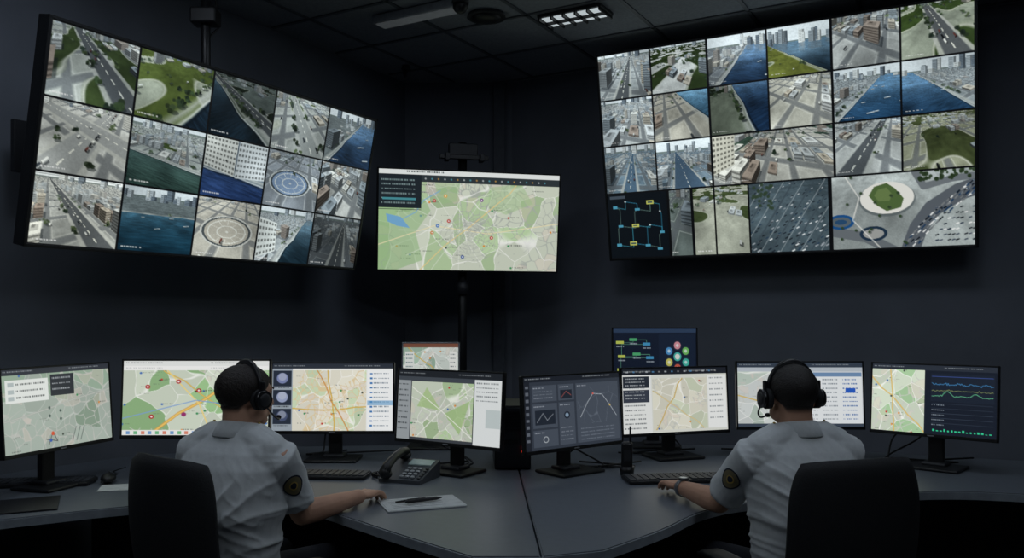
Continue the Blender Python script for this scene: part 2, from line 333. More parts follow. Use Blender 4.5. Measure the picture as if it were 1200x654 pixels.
# ---- left video wall picture
LW,LH=510,280
def left_wall():
    c=Cv(LW,LH,(8,9,11)); w,h=LW//5-3,LH//3-3
    Fx=lambda pts,nx,ny,col:(pts,nx,ny,col)
    cells=[[dict(g=(168,172,166),road=[('p',.1)],lawn=.6,lc=(84,102,60),bld=5,bh=.2,trees=12,box=6,ang=-.5),
            dict(g=(168,174,156),lawn=1.0,lc=(116,134,66),bld=4,bh=.2,trees=14,ang=.9,water=('p',.7,1),box=3),
            dict(g=(110,120,116),water=('p',-.12,-1),wc=(24,48,66),ang=-.75,trees=14,lawn=.5,lc=(52,66,46),road=[('p',.35)],cars=3,k=.78,hy=-.1,box=2),
            dict(g=(172,176,172),road=[('p',0)],trees=9,lawn=.3,ang=-.4,cars=8,hy=-.2,rc=(150,154,152),box=5),
            dict(g=(120,128,130),water=('p',-.5,1),wc=(28,62,104),ang=.3,bld=12,bh=.16,boats=9,hy=.12,trees=4,k=.95,box=3)],
           [dict(g=(184,186,184),road=[('p',.1),('q',.2)],rw=.28,ang=.55,cars=22,trees=5,bld=4,bh=.15,rc=(150,153,154),box=8,warm=.4),
            dict(g=(164,170,166),water=('q',.3,-1),wc=(46,74,66),ang=.3,trees=7,bld=9,bh=.16,hy=.06,lawn=.2,cars=4,box=6),
            dict(g=(90,104,120),hy=-.1,ang=.2,trees=3,cars=3,water=('q',-.2,-1),wc=(34,66,130),box=0,fac=[Fx([(0,0),(.5,0),(.48,.62),(0,.5)],6,5,(206,206,200)),Fx([(.52,0),(1,0),(1,.6),(.5,.64)],6,5,(196,200,202))]),
            dict(g=(142,148,156),rings=(.45,.55,.38,(96,124,166)),ang=.3,trees=7,cars=6,box=6,bhh=.35),
            dict(g=(184,184,180),grid=1.2,trees=5,cars=10,bld=5,bh=.15,ang=.5,box=12)],
           [dict(g=(165,168,166),road=[('p',.15)],ang=-.45,hy=.04,bld=12,bh=.14,trees=9,cars=18,box=13,bhh=.5,warm=.5),
            dict(g=(120,130,132),water=('q',1.9,-1),wc=(16,66,92),ang=0,hy=.12,bld=18,bh=.16,boats=8,trees=3,cars=0,k=.92,box=0),
            dict(g=(176,174,166),rings=(.5,.55,.42,(162,156,144)),ang=.3,trees=2,cars=6,box=5,bhh=.3,warm=.4),
            dict(g=(162,168,170),water=('p',.1,1),wc=(28,54,70),ang=.5,hy=.08,bld=8,bh=.2,trees=4,box=6,fac=[Fx([(0,.2),(.32,.28),(.34,.8),(0,.95)],4,4,(212,214,210))]),
            dict(g=(104,110,116),ang=.2,trees=0,cars=4,bld=8,bh=.2,road=[('p',.2)],k=.7,hy=.05,box=8)]]
    for r in range(3):
        for q in range(5):
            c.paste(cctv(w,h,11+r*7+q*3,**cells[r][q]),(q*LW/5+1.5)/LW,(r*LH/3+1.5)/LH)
    return c.a
RW,RH=580,366
def right_wall():
    c=Cv(RW,RH,(8,9,11)); rows=[0,.22,.445,.675,1.0]
    P=[[(0,1,dict(g=(160,166,168),road=[('p',0)],ang=.2,hy=.05,bld=8,bh=.2,trees=4,box=12,bhh=.7)),(1,2,dict(g=(190,192,190),lawn=.8,lc=(70,88,48),trees=20,ang=.6,hy=.02,bld=4,box=2)),
        (2,3,dict(g=(120,126,132),water=('p',-.4,1),wc=(24,54,92),ang=.3,hy=.2,bld=12,bh=.22,trees=6,boats=4,box=9,bhh=.8)),(3,4,dict(g=(110,122,100),lawn=1.2,lc=(142,150,66),hy=.3,bld=20,bh=.28,trees=6,ang=.9,water=('q',.6,1),box=0)),
        (4,5,dict(g=(180,182,180),grid=2.5,ang=.5,trees=1,cars=2,bld=4,bh=.2,box=9)),(5,6,dict(g=(144,152,138),lawn=.8,lc=(76,98,50),road=[('p',0)],trees=18,ang=-.4,box=3,warm=.3))],
       [(0,1,dict(g=(172,176,176),hy=.05,bld=14,bh=.2,trees=4,ang=.3,cars=6,box=12)),(1,2,dict(g=(180,178,168),water=('p',.55,1),wc=(50,110,156),ang=-.4,trees=4,k=1.0,box=5,warm=.3)),
        (2,3,dict(g=(120,128,112),lawn=.6,lc=(54,70,40),trees=26,water=('p',.1,1),wc=(24,60,104),ang=-.3,k=.88,box=1)),(3,4,dict(g=(184,184,174),trees=4,cars=10,ang=.5,box=5,bhh=.25,warm=.3)),
        (4,5,dict(g=(150,158,162),water=('p',-.6,1),wc=(22,66,108),ang=.35,hy=.16,bld=16,bh=.18,boats=12,box=5)),(5,6,dict(g=(150,158,162),water=('p',.7,-1),wc=(24,64,104),ang=-.5,hy=.2,bld=18,bh=.24,boats=5,box=5))],
       [(0,1,dict(g=(120,142,158),road=[('p',0)],rc=(84,108,130),ang=.1,hy=.1,bld=8,bh=.22,trees=2,box=9,k=.92)),(1,2,dict(g=(116,134,148),road=[('p',.1)],rw=.5,rc=(78,100,122),ang=-.2,hy=.2,bld=10,bh=.22,trees=3,box=8)),
        (2,4,dict(g=(184,184,178),ang=.25,lawn=.5,lc=(84,112,98),trees=10,cars=14,box=8,bhh=.3,warm=.3,fac=[([(0,0),(.2,0),(.19,.6),(0,.8)],4,5,(196,194,182))])),
        (4,5,dict(g=(174,176,174),road=[('p',.1)],ang=.5,trees=3,cars=16,bld=5,bh=.2,box=10)),(5,6,dict(g=(150,154,132),lawn=.6,lc=(98,110,70),ang=-.3,trees=5,cars=6,hy=-.1,box=4,bhh=.2,warm=.3))],
       [(0,1.16,'net'),(1.18,1.6,dict(g=(120,130,126),ang=.3,trees=6,k=.85,box=10)),(1.62,2.6,dict(g=(164,166,152),lawn=.7,lc=(96,112,70),ang=.4,trees=5,cars=6,hy=-.1,box=3,bhh=.2,warm=.2)),
        (2.6,3.9,'park'),(3.94,6,'oval')]]
    for r,row in enumerate(P):
        y0=int(rows[r]*RH)+1; h=int(rows[r+1]*RH)-2-y0
        for n,(a,b,kw) in enumerate(row):
            x0=int(a/6*RW)+1; w=int(b/6*RW)-2-x0
            if kw=='net':
                d=Cv(w,h,(8,14,20)); pts=[(.12,.2),(.3,.12),(.5,.25),(.72,.15),(.88,.3),(.2,.5),(.45,.5),(.7,.5),(.9,.62),(.15,.8),(.4,.78),(.65,.82),(.85,.88)]
                for i,j in [(0,1),(1,2),(2,3),(3,4),(0,5),(2,6),(5,6),(6,7),(7,8),(5,9),(6,10),(7,11),(8,12),(9,10),(10,11),(11,12),(4,8)]:
                    m=(pts[j][0],pts[i][1]+.04); d.line([pts[i],m,pts[j]],1.0,[(50,140,170),(60,150,170),(100,130,120)][(i+j)%3],.8)
                for i,(x,y) in enumerate(pts):
                    if i in (3,6,10): d.rect(x-.06,y-.03,x+.06,y+.03,(176,180,90)); d.rect(x-.04,y-.01,x+.04,y+.01,(60,80,80))
                    elif i%3==1: d.disc(x,y,1.6,(190,200,200))
                    else: d.rect(x-.04,y-.02,x+.04,y+.02,(70,140,165))
                d.rect(.04,.03,.3,.07,(60,70,80)); img=d.a
            elif kw=='park':
                img=cctv(w,h,77,g=(84,98,106),ang=.75,trees=0,cars=0,lab=False,hy=-.15,box=0); d=Cv(w,h,(0,0,0)); d.a=img; rng=np.random.default_rng(2)
                for i in range(-4,12): d.line([(i*.13-.3,1.05),(i*.13+.35,-.05)],.7 if i%2 else 2.4,(190,198,200) if i%2 else (54,66,74),.7)
                for i in range(420):
                    r_=rng.integers(-8,24)/2+.25; t=rng.random(); x=r_*.13-.3+.65*t; y=1.05-1.1*t; s=1+1.6*y
                    d.line([(x-s*.7/w,y+s*.4/h),(x+s*.7/w,y-s*.4/h)],s*.8,[(18,26,36),(225,230,230),(34,54,74),(150,158,164),(20,24,30)][rng.integers(5)],.95)
                for i in range(30): d.disc(rng.uniform(.0,.3),rng.uniform(0,.4),2.6,(44,60,44),.9)
                img=d.a*1.0
            elif kw=='oval':
                img=cctv(w,h,91,g=(176,178,176),ang=.2,trees=0,cars=0,lab=False,hy=-.5,box=0); d=Cv(w,h,(0,0,0)); d.a=img; rng=np.random.default_rng(4)
                d.line([(.55,1.1),(.62,.75),(.72,.5),(.9,.3),(1.05,.22)],26,(92,98,104)); d.line([(.0,.75),(.25,.85),(.45,1.05)],16,(104,110,114)); d.line([(.6,0),(.66,.2),(.85,.12),(1,.1)],10,(110,116,120))
                d.disc(.40,.34,40,(90,98,100),.7,27); d.disc(.40,.32,38,(210,210,204),1,25); d.poly([(.27,.28),(.31,.16),(.4,.12),(.46,.2),(.52,.34),(.5,.46),(.4,.5),(.33,.42)],(84,104,66)); d.poly([(.31,.28),(.34,.2),(.4,.18),(.44,.28),(.42,.36),(.34,.36)],(104,122,80))
                d.disc(.06,.62,20,(40,84,130),1,12); d.disc(.06,.62,15,(92,102,108),1,8); d.disc(.06,.62,9,(50,80,110),1,4); d.disc(.3,.8,20,(44,60,76),1,12); d.disc(.3,.8,15,(150,152,150),1,8)
                for i in range(150):
                    t=rng.random(); o=rng.choice([-1,-.35,.35,1])*.035; x=.56+.47*t+o; y=1.05-.86*t**.7+o*.8; d.line([(x-1.5/w,y+1.6/h),(x+1.5/w,y-1.6/h)],1.8,[(22,28,36),(220,222,220),(30,60,90),(120,124,126)][rng.integers(4)],1)
                for i in range(80): x=rng.integers(0,10)/10*.28+.74; y=rng.integers(0,7)/7*.5+.5; d.line([(x,y),(x+3/w,y-1/h)],1.8,[(22,28,36),(220,222,220),(60,70,84)][rng.integers(3)],1)
                for i in range(40): 
                    x,y=rng.uniform(.6,1),rng.uniform(0,.12); s=rng.uniform(1.5,3.5); d.disc(x,y,s,(50,64,44),.9)
                for i in range(16): x,y=rng.uniform(.05,.6),rng.uniform(.0,.95); d.disc(x+.006,y+.01,2.4,(60,64,66),.5); d.disc(x,y,2,(56,74,50),.9)
                d.line([(.1,0),(.2,.3),(.15,.6),(.35,1)],2,(212,212,206),.7); img=np.clip((d.a-128)*1.1+120,0,255)
            else: img=cctv(w,h,200+r*9+n*4,**kw)
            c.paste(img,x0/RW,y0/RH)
    c.rect(1/3-.003,0,1/3+.003,1,(6,7,9)); 
    c.rect(2/3-.003,0,2/3+.003,.675,(6,7,9)); 
    return c.a
# ---- monitor pictures
MW,MH=236,140
def hdr(c,h=.06,col=(34,38,44),dots=(150,156,160),y=0,seed=1):
    rng=np.random.default_rng(seed); c.rect(0,y,1,y+h,col); c.text(.02,y+h*.4,.25,h*.2,dots,rng,.7); c.text(.6,y+h*.4,.3,h*.2,dots,rng,.7)
def sub(c,x0,y0,x1,y1,seed,**k): c.paste(mapimg(int((x1-x0)*c.W)+1,int((y1-y0)*c.H)+1,seed,**k),x0,y0)
def im0():
    c=Cv(MW,MH,(200,206,200)); sub(c,0,.07,1,1,3,base=(170,184,172),green=(148,172,150),n1=14,n2=90,nmaj=1,road=(205,212,205),major=((200,205,196),),marks=5,dim=.92); hdr(c,.07,(46,50,58)); rng=np.random.default_rng(1)
    c.rect(.03,.13,.4,.4,(216,220,216)); 
    for i in range(3): c.rect(.05,.16+i*.08,.1,.21+i*.08,(170,180,180)); c.text(.12,.175+i*.08,.25,.02,(90,95,95),rng)
    c.rect(.42,.09,.64,.36,(36,40,48)); [c.text(.44,.13+i*.07,.17,.02,(150,155,160),rng) for i in range(3)]
    c.line([(.38,.95),(.42,.8),(.46,.92),(.36,.88)],1.2,(60,60,60)); c.disc(.42,.82,3.4,(200,80,50)); c.disc(.4,.9,3,(60,90,160))
    for i in range(3): c.line([(.6+i*.04,.95),(.64+i*.04,.78)],1.4,(90,100,96))
    for i in range(4): c.disc(.4+.1*(i%2),.5+.05*i,2.5,(70,84,80))
    return c.a
def im1():
    c=Cv(MW,MH,(235,236,232)); rd=[(.2,1.05),(.38,.72),(.55,.5),(.7,.25),(.82,-.02)]
    f=lambda k:(k.line(rd,5,(214,150,60)),k.line(rd,3,(244,200,96)),k.line([(.3,.0),(.42,.3),(.52,.55),(.6,1)],2,(246,214,120)),k.line([(0,.8),(.3,.62),(.5,.5),(.9,.62),(1,.6)],1.6,(120,160,220)))
    sub(c,0,.13,1,.93,21,base=(206,216,196),green=(150,192,134),n1=24,n2=150,nmaj=1,marks=16,fixed=[f]); hdr(c,.07,(226,228,226),(90,95,100)); hdr(c,.06,(240,240,238),(120,125,130),.07,3)
    c.rect(0,.93,1,1,(236,236,232)); [c.rect(.03+i*.05,.945,.055+i*.05,.985,[(60,120,190),(60,160,90),(210,90,60)][i%3],.7) for i in range(17)]
    for x,y in ((.17,.35),(.52,.4),(.2,.75),(.38,.28)): c.disc(x,y,4,(176,40,40)); c.disc(x,y,1.8,(240,230,230))
    c.disc(.42,.72,4,(150,50,110)); return c.a*.94
def im2():
    c=Cv(MW,MH,(232,234,232)); sub(c,.17,.1,.78,1,31,base=(226,222,204),green=(196,212,176),gf=.3,n1=30,n2=160,urb=(226,200,150),nmaj=3,major=((238,190,70),(232,160,80)),marks=9)
    hdr(c,.08,(44,50,60)); c.rect(0,.08,.17,1,(150,160,170)); rng=np.random.default_rng(1)
    for i in range(3): c.rect(.01,.11+i*.28,.16,.34+i*.28,(40,48,62)); c.disc(.085,.22+i*.28,11,[(120,130,170),(150,160,190),(70,80,110)][i]); c.disc(.085,.2+i*.28,8,(190,196,206),.5); c.text(.02,.355+i*.28,.12,.015,(60,65,70),rng)
    c.rect(.79,.1,1,1,(238,240,240)); 
    for i in range(12): c.rect(.81,.14+i*.07,.83,.165+i*.07,(60,120,180)); c.text(.84,.145+i*.07,.13,.018,(110,125,140),rng)
    c.rect(.79,.55,1,.62,(90,150,200),.6); return c.a*.94
def im3():
    c=Cv(MW,MH,(60,64,70)); g=lambda k:(k.poly([(.25,.1),(.5,.5),(.1,.45)],(160,196,120),.7),k.poly([(.55,.55),(.95,.3),(.8,.9)],(150,190,112),.7),k.line([(0,.1),(.5,.5),(1,.95)],1.5,(240,240,230)),k.line([(1,.05),(.5,.5),(.1,1)],2,(230,232,220)))
    sub(c,.14,.16,.74,.96,41,base=(196,206,186),green=(170,196,150),n1=20,n2=120,nmaj=0,marks=5,fixed=[g]); hdr(c,.09,(30,34,40)); c.rect(0,.09,1,.15,(64,70,78)); rng=np.random.default_rng(1)
    c.rect(0,.15,.13,1,(150,156,160)); [c.text(.01,.2+i*.08,.1,.02,(60,66,70),rng) for i in range(9)]
    c.rect(.75,.1,1,1,(222,226,226)); [c.text(.77,.14+i*.06,.2,.018,(110,116,120),rng) for i in range(5)]; c.rect(.86,.5,.99,.75,(190,200,200)); return c.a*.92
def im4():
    c=Cv(MW,MH,(46,52,62)); rng=np.random.default_rng(3); hdr(c,.07,(26,30,38)); c.rect(0,.07,.06,1,(28,32,40)); [c.rect(.015,.12+i*.09,.045,.16+i*.09,(110,116,126),.7) for i in range(9)]
    for x0,y0,x1,y1 in ((.08,.12,.32,.34),(.34,.12,.5,.34),(.08,.73,.32,.96),(.08,.37,.32,.7),(.34,.37,.5,.96),(.52,.12,.98,.96)):
        c.rect(x0,y0,x1,y1,(64,71,82)); c.text(x0+.015,y0+.03,.1,.015,(160,166,176),rng,.7)
    [c.text(.1,.2+i*.045,.18,.012,(140,146,156),rng,.6) for i in range(3)]; c.rect(.1,.46,.3,.66,(30,36,46)); c.line([(.12,.62),(.18,.5),(.22,.6),(.28,.52)],.9,(150,156,164)); c.rect(.36,.2,.48,.32,(30,36,46)); c.line([(.37,.3),(.42,.22),(.47,.28)],.8,(190,90,80))
    c.disc(.2,.86,6,(180,186,190),1,None,1.2); c.disc(.42,.55,7,(30,36,46)); c.disc(.42,.55,4,(120,140,160)); [c.text(.36,.72+i*.055,.12,.012,(140,146,156),rng,.6) for i in range(4)]
    F1,F2,I=voro(MW,MH,26,rng); c.mask(np.clip(1.1-(F2-F1),0,1)*(c.X/MW>.535)*(c.X/MW<.97)*(c.Y/MH>.18)*(c.Y/MH<.7),(100,108,120),.7)
    c.line([(.56,.6),(.64,.4),(.7,.28),(.8,.3),(.88,.46),(.95,.62)],.9,(190,196,202)); c.disc(.7,.28,2,(200,90,80)); c.disc(.88,.46,2,(200,170,90))
    [c.text(.56,.76+i*.05,.36,.012,(120,128,140),rng,.6) for i in range(4)]; return c.a
def im5():
    c=Cv(MW,MH,(214,216,208)); sub(c,.28,.16,.8,.96,51,base=(216,214,196),green=(200,208,182),gf=.25,n1=22,n2=150,nmaj=2,major=((226,190,100),(232,210,150)),marks=5); hdr(c,.1,(30,34,42)); rng=np.random.default_rng(7)
    [c.rect(.04+i*.06,.04,.06+i*.06,.065,[(200,205,210),(90,150,200),(150,150,150)][i%3],.7) for i in range(15)]
    c.rect(0,.1,.27,1,(226,228,226)); c.rect(.01,.12,.25,.3,(40,46,56)); c.rect(.01,.33,.25,.52,(56,62,74)); [c.text(.02,.56+i*.07,.2,.02,(100,106,110),rng) for i in range(6)]
    [c.text(.03,.15+i*.05,.18,.015,(180,186,190),rng) for i in range(7)]; c.rect(.81,.12,.99,.96,(232,234,232)); [c.text(.83,.16+i*.09,.13,.02,(130,136,140),rng) for i in range(8)]; return c.a*.92
def im6():
    c=Cv(MW,MH,(208,214,218)); rng=np.random.default_rng(9); sub(c,0,.14,.4,.95,61,base=(200,206,204),green=(184,200,188),n1=16,n2=90,nmaj=1,marks=4); hdr(c,.08,(52,62,76)); c.rect(0,.08,1,.14,(182,190,198))
    c.rect(.42,.16,.99,.95,(226,230,232)); c.rect(.42,.16,.99,.22,(110,140,176))
    for i in range(10): c.text(.44,.26+i*.068,.2,.02,(90,100,110),rng); c.text(.68,.26+i*.068,.12,.02,(120,130,140),rng); c.text(.84,.26+i*.068,.12,.02,(70,110,170),rng)
    c.rect(0,.95,1,1,(60,70,84)); c.rect(.86,.4,.94,.47,(40,90,190)); return c.a*.92
def im7():
    c=Cv(MW,MH,(26,32,44)); sub(c,0,.08,.44,1,71,base=(200,212,190),green=(156,192,146),gf=.45,n1=18,n2=100,nmaj=2,major=((236,196,100),),marks=9); hdr(c,.08,(40,46,56)); rng=np.random.default_rng(4)
    c.rect(.45,.08,1,1,(22,28,40)); xs=np.linspace(.5,.97,60)
    c.line([(x,.27+.01*math.sin(x*60)+rng.normal()*.008) for x in xs],.9,(70,150,210)); c.line([(x,.44-.07*math.exp(-((x-.62)/.03)**2)-.05*math.exp(-((x-.84)/.03)**2)+rng.normal()*.006) for x in xs],.9,(110,210,150)); c.line([(.5,.16),(.97,.16)],1,(60,80,150)); c.line([(x,.36+rng.normal()*.006) for x in xs],.8,(150,160,90))
    c.rect(.49,.12,.98,.52,(90,120,150),.06)
    for i in range(5): c.line([(.5,.55+i*.07),(.97,.55+i*.07)],.6,(60,70,84)); c.text(.5,.57+i*.07,.1,.015,(120,130,140),rng)
    for i in range(16): h=rng.uniform(.02,.07); c.rect(.51+i*.029,.95-h*.5,.525+i*.029,.95,(50,190,140))
    return c.a
def im8():
    c=Cv(MW,MH,(16,24,40)); rng=np.random.default_rng(4); c.rect(0,0,1,.07,(40,56,80)); c.rect(.55,.1,.98,.95,(20,30,48))
    P=[(.08,.25),(.24,.2),(.4,.28),(.1,.5),(.28,.46),(.44,.52),(.09,.74),(.26,.72),(.42,.8)]
    for i in range(8): c.line([P[i],(P[i+1][0],P[i][1]),P[i+1]],1,(90,150,120))
    for i,(x,y) in enumerate(P): c.rect(x-.045,y-.03,x+.045,y+.02,[(170,180,80),(70,150,100),(60,130,170)][i%3]); c.text(x-.04,y+.06,.09,.02,(150,160,170),rng)
    for k in range(6):
        a=k*math.pi/3+.52; c.disc(.77+.115*math.cos(a),.5+.2*math.sin(a),11,[(60,160,145),(180,80,64),(180,176,90),(70,130,180),(190,130,140),(100,165,86)][k]); c.disc(.77+.115*math.cos(a),.5+.2*math.sin(a),11,(20,30,48),1,None,1.5); c.disc(.77+.115*math.cos(a),.5+.2*math.sin(a),4,(210,220,220),.7)
    c.disc(.77,.5,11,(60,160,150)); c.disc(.77,.5,7,(200,206,200)); return c.a*.95
def im9():
    c=Cv(130,100,(224,226,222)); c.paste(mapimg(130,90,99,base=(206,216,208),green=(160,190,168),gf=.5,n1=16,n2=80,nmaj=1,marks=6),0,.1); c.rect(0,0,1,.10,(120,76,60)); rng=np.random.default_rng(4)
    c.rect(.04,.2,.2,.9,(222,226,222)); [c.text(.06,.26+i*.1,.12,.03,(90,120,126),rng) for i in range(6)]; c.rect(.84,.2,.97,.9,(228,230,226)); [c.text(.86,.26+i*.1,.09,.03,(110,120,126),rng) for i in range(6)]; return c.a*.88
def imc():
    c=Cv(336,186,(210,216,200))
    def f(k):
        k.poly([(0,.2),(.2,.12),(.28,.4),(.2,.62),(.24,.9),(.1,1),(0,1)],(146,190,126),.6); k.poly([(.6,.15),(.78,.1),(.85,.3),(.7,.42),(.6,.36)],(164,200,140),.5); k.poly([(.3,.1),(.44,.12),(.42,.3),(.32,.34)],(156,196,134),.5)
        k.poly([(.04,.44),(.12,.47),(.17,.58),(.1,.56),(.05,.52)],(110,170,214)); k.line([(.12,.5),(.2,.42),(.24,.3),(.33,.2)],1.6,(120,176,216))
        cx,cy=.44,.6
        for a in range(0,360,30): k.line([(cx,cy),(cx+.55*math.cos(math.radians(a))*.6,cy+.5*math.sin(math.radians(a)))],.9,(236,238,230),.7)
        k.line([(.2,1.05),(.36,.75),(.5,.55),(.72,.2),(.8,0)],1.8,(232,206,136)); k.line([(0,.75),(.3,.55),(.6,.62),(1,.5)],1.4,(240,226,176))
        for r in (.05,.08,.11,.14,.17): k.line([(cx+.06+r*math.cos(t),cy+.08+r*1.3*math.sin(t)) for t in np.linspace(0,6.28,24)],.9,(176,180,172),.8)
        rg=np.random.default_rng(8)
        for i in range(260):
            x,y=cx+.06+rg.normal()*.09,cy+.06+rg.normal()*.12; k.line([(x,y),(x+rg.uniform(-.02,.02),y+rg.uniform(-.03,.03))],.8,(158,164,158),.7)
        for i,(x,y,col) in enumerate([(.32,.55,(50,110,190)),(.38,.5,(200,60,50)),(.56,.28,(120,60,140)),(.29,.62,(210,120,50)),(.62,.66,(200,60,50)),(.46,.86,(60,90,160)),(.36,.25,(230,170,60)),(.3,.3,(200,70,60))]): k.disc(x,y,3.2,col); k.disc(x,y,1.2,(240,240,240))
    c.a=mapimg(336,186,83,base=(206,214,194),green=(176,202,156),gf=.42,n1=46,n2=360,urb=(170,177,168),nmaj=0,marks=14,fixed=[f],uth=.36)
    rng=np.random.default_rng(1); c.rect(0,0,1,.05,(228,232,230)); c.text(.15,.015,.2,.015,(60,70,70),rng); c.rect(.2,.05,1,.12,(46,54,58)); [c.disc(.25+i*.035,.085,1.6,[(220,225,225),(90,180,200),(220,160,70)][i%3],.7) for i in range(20)]
    c.rect(.0,.05,.23,.38,(30,38,44)); [c.text(.015,.1+i*.045,.18,.014,(150,175,175),rng,.7) for i in range(6)]; c.rect(0,.39,.23,.4,(20,24,28)); c.rect(.02,.28,.2,.3,(70,140,150)); return c.a*.93
# ------------------------------------------------------------ screens
def screen_surface(name,img,w,h,parent,M):
    H,W=img.shape[:2]; xs=np.linspace(0,w,W); zs=np.linspace(h,0,H)
    co=np.zeros((H,W,3)); co[...,0]=xs[None,:]; co[...,2]=zs[:,None]
    idx=np.arange(H*W).reshape(H,W)
    q=np.stack([idx[:-1,:-1],idx[1:,:-1],idx[1:,1:],idx[:-1,1:]],-1).reshape(-1,4)
    me=bpy.data.meshes.new(name); me.vertices.add(H*W); me.vertices.foreach_set('co',co.ravel())
    me.loops.add(q.size); me.loops.foreach_set('vertex_index',q.ravel().astype(np.int32)); me.polygons.add(len(q)); me.polygons.foreach_set('loop_start',np.arange(0,q.size,4,dtype=np.int32))
    try: me.polygons.foreach_set('loop_total',np.full(len(q),4,dtype=np.int32))
    except Exception: pass
    me.update(calc_edges=True)
    ca=me.color_attributes.new('Col','FLOAT_COLOR','POINT'); d=np.ones((H*W,4)); d[:,:3]=lin(img).reshape(-1,3); ca.data.foreach_set('color',d.ravel().astype(np.float32))
    me.materials.append(SCR); return link(name,me,parent,M)
def frameM(BL,ex,up):
    ex=Vector(ex).normalized(); up=Vector(up).normalized(); yb=up.cross(ex).normalized(); up=ex.cross(yb)
    return Matrix(((ex.x,yb.x,up.x,BL[0]),(ex.y,yb.y,up.y,BL[1]),(ex.z,yb.z,up.z,BL[2]),(0,0,0,1)))
def display(name,BL,ex,up,W,H,img,bez=.012,depth=.06):
    M=frameM(BL,ex,up); e=empty(name,M); b=B()
    b.box((W/2,depth/2+.003,H/2),(W,depth,H),BLK,.004)
    for (c,s) in (((W/2,0,bez/2),(W,.012,bez)),((W/2,0,H-bez/2),(W,.012,bez)),((bez/2,0,H/2),(bez,.012,H)),((W-bez/2,0,H/2),(bez,.012,H))): b.box(c,s,BLK,.002)
    b.box((W/2,depth+.03,H/2),(W*.6,.06,H*.5),DK,.01)
    b.done('housing',e); screen_surface('screen',img,W-2*bez,H-2*bez,e,T(bez,0,bez)); return e,M
EL=(.494,.869,0); ER=(.869,-.494,0)
eL,ML=display('video_wall',(-2.040,3.537,1.750),EL,(.162,-.092,.941),2.109,.955,left_wall(),.014,.07)
eR,MR=display('video_wall',(.686,5.938,1.851),ER,(-.494*.25,-.869*.25,1.37),2.26,1.393,right_wall(),.014,.07)
eC,MC=display('wall_map_display',(-.895,5.60,1.764),(1.209,.30,0),(.021,-.085,.671),1.246,.676,imc(),.010,.05)
b=B()
c0=ML@Vector((.425*2.109,.10,.80))
b.tube([(c0.x,c0.y,c0.z-.3),(c0.x,c0.y,CEIL)],.024,BLK); b.box((c0.x,c0.y,2.97),(.13,.1,.08),BLK,.01); b.box((c0.x,c0.y,CEIL-.01),(.2,.2,.02),DK,.004)
b.tube([(c0.x,c0.y+.0,2.85),(c0.x+.03,c0.y+.1,2.95),(c0.x+.02,c0.y+.06,3.2),(c0.x,c0.y,CEIL)],.006,BLK)
for s in (.12,.9):
    a=ML@Vector((s*2.109,.1,.48)); n=Vector((-.869,.494,0)); b.tube([a,a+n*.36],.02,BLK); w=a+n*.37; b.box((0,0,0),(.16,.03,.24),DK,.004,Matrix.Translation(w)@RZ(math.atan2(.869,.494)))
o=b.done('ceiling_mount')
o.parent=eL; o.matrix_parent_inverse=ML.inverted()
b=B()
for s in (.2,.5,.8):
    a=MR@Vector((s*2.26,.12,.65)); n=Vector((.494,.869,0)); b.tube([a,a+n*.24],.025,BLK); w=a+n*.24; b.box((0,0,0),(.2,.03,.4),DK,.004,Matrix.Translation(w)@RZ(math.atan2(-.494,.869)))
o=b.done('wall_mount'); o.parent=eR; o.matrix_parent_inverse=MR.inverted()
b=B(); pc=MC@Vector((.6,.16,.3)); 
b.tube([(pc.x,pc.y,0),(pc.x,pc.y,2.66)],.03,BLK); b.cyl((pc.x,pc.y,.012),.3,.28,.024,BLK)
RM=Matrix.Translation((pc.x,pc.y,0))@RZ(.24)
b.box((0,-.06,2.55),(.34,.03,.03),BLK,.004,RM); b.box((0,-.02,2.60),(.2,.05,.1),DK,.008,RM); b.box((-.12,-.07,2.545),(.03,.08,.05),DK,.004,RM); b.box((.12,-.07,2.545),(.03,.08,.05),DK,.004,RM); b.box((0,-.055,2.1),(.3,.05,.3),DK,.006,RM); b.cyl((0,0,1.66),.045,.045,.1,DK,M=RM)
o=b.done('display_stand'); o.parent=eC; o.matrix_parent_inverse=MC.inverted()
# ------------------------------------------------------------ room
P0=Vector((-.842,6.7));P1=Vector((0,6.7));P2=Vector((6.95,2.75));P3=Vector((2.30,-5.43));P4=Vector((-5.29,-1.12))
def wall(name,a,b_,h=CEIL,th=.12,base=True):
    d=(b_-a); L=d.length; ang=math.atan2(d.y,d.x); M=T(a.x,a.y,0)@RZ(ang)
    w=B(); w.box((L/2,th/2,h/2),(L+.0,th,h),WALLM); w.done(name,None,M)
    w=B(); w.box((L/2,-.008,.05),(L-.04,.015,.1),MT('baseboard_paint',(30,32,37),.5),.003); w.done('baseboard_'+name[5:],None,M)
wall('wall_left',P4,P0); wall('wall_back',P0,P1); wall('wall_right',P1,P2); wall('wall_rear_right',P2,P3); wall('wall_rear_left',P3,P4)
poly=[(p.x,p.y) for p in (P0,P1,P2,P3,P4)]
b=B(); b.prism(poly,-.1,0,FLR); b.done('floor')
b=B(); b.prism(poly,CEIL,CEIL+.1,CEILM); b.done('ceiling')
b=B(); b.box((0,0,CEIL/2),(.09,.05,CEIL-.02),MT('trunking',(88,93,102),.6),.004); b.done('trim_1',None,T(-.10,6.665,0))
b=B(); Gr=MT('ceiling_grid_metal',(90,94,100),.5)
Mg=RZ(math.atan2(-.494,.869)); inv=Mg.inverted()
pl=[inv@Vector((x,y,0)) for x,y in poly]
def clip(val,ax):
    out=[]
    for i in range(len(pl)):
        a,c=pl[i],pl[(i+1)%len(pl)]; u,v=a[ax],c[ax]
        if (u-val)*(v-val)<0: t=(val-u)/(v-u); out.append(a[1-ax]+t*(c[1-ax]-a[1-ax]))
    return sorted(out)
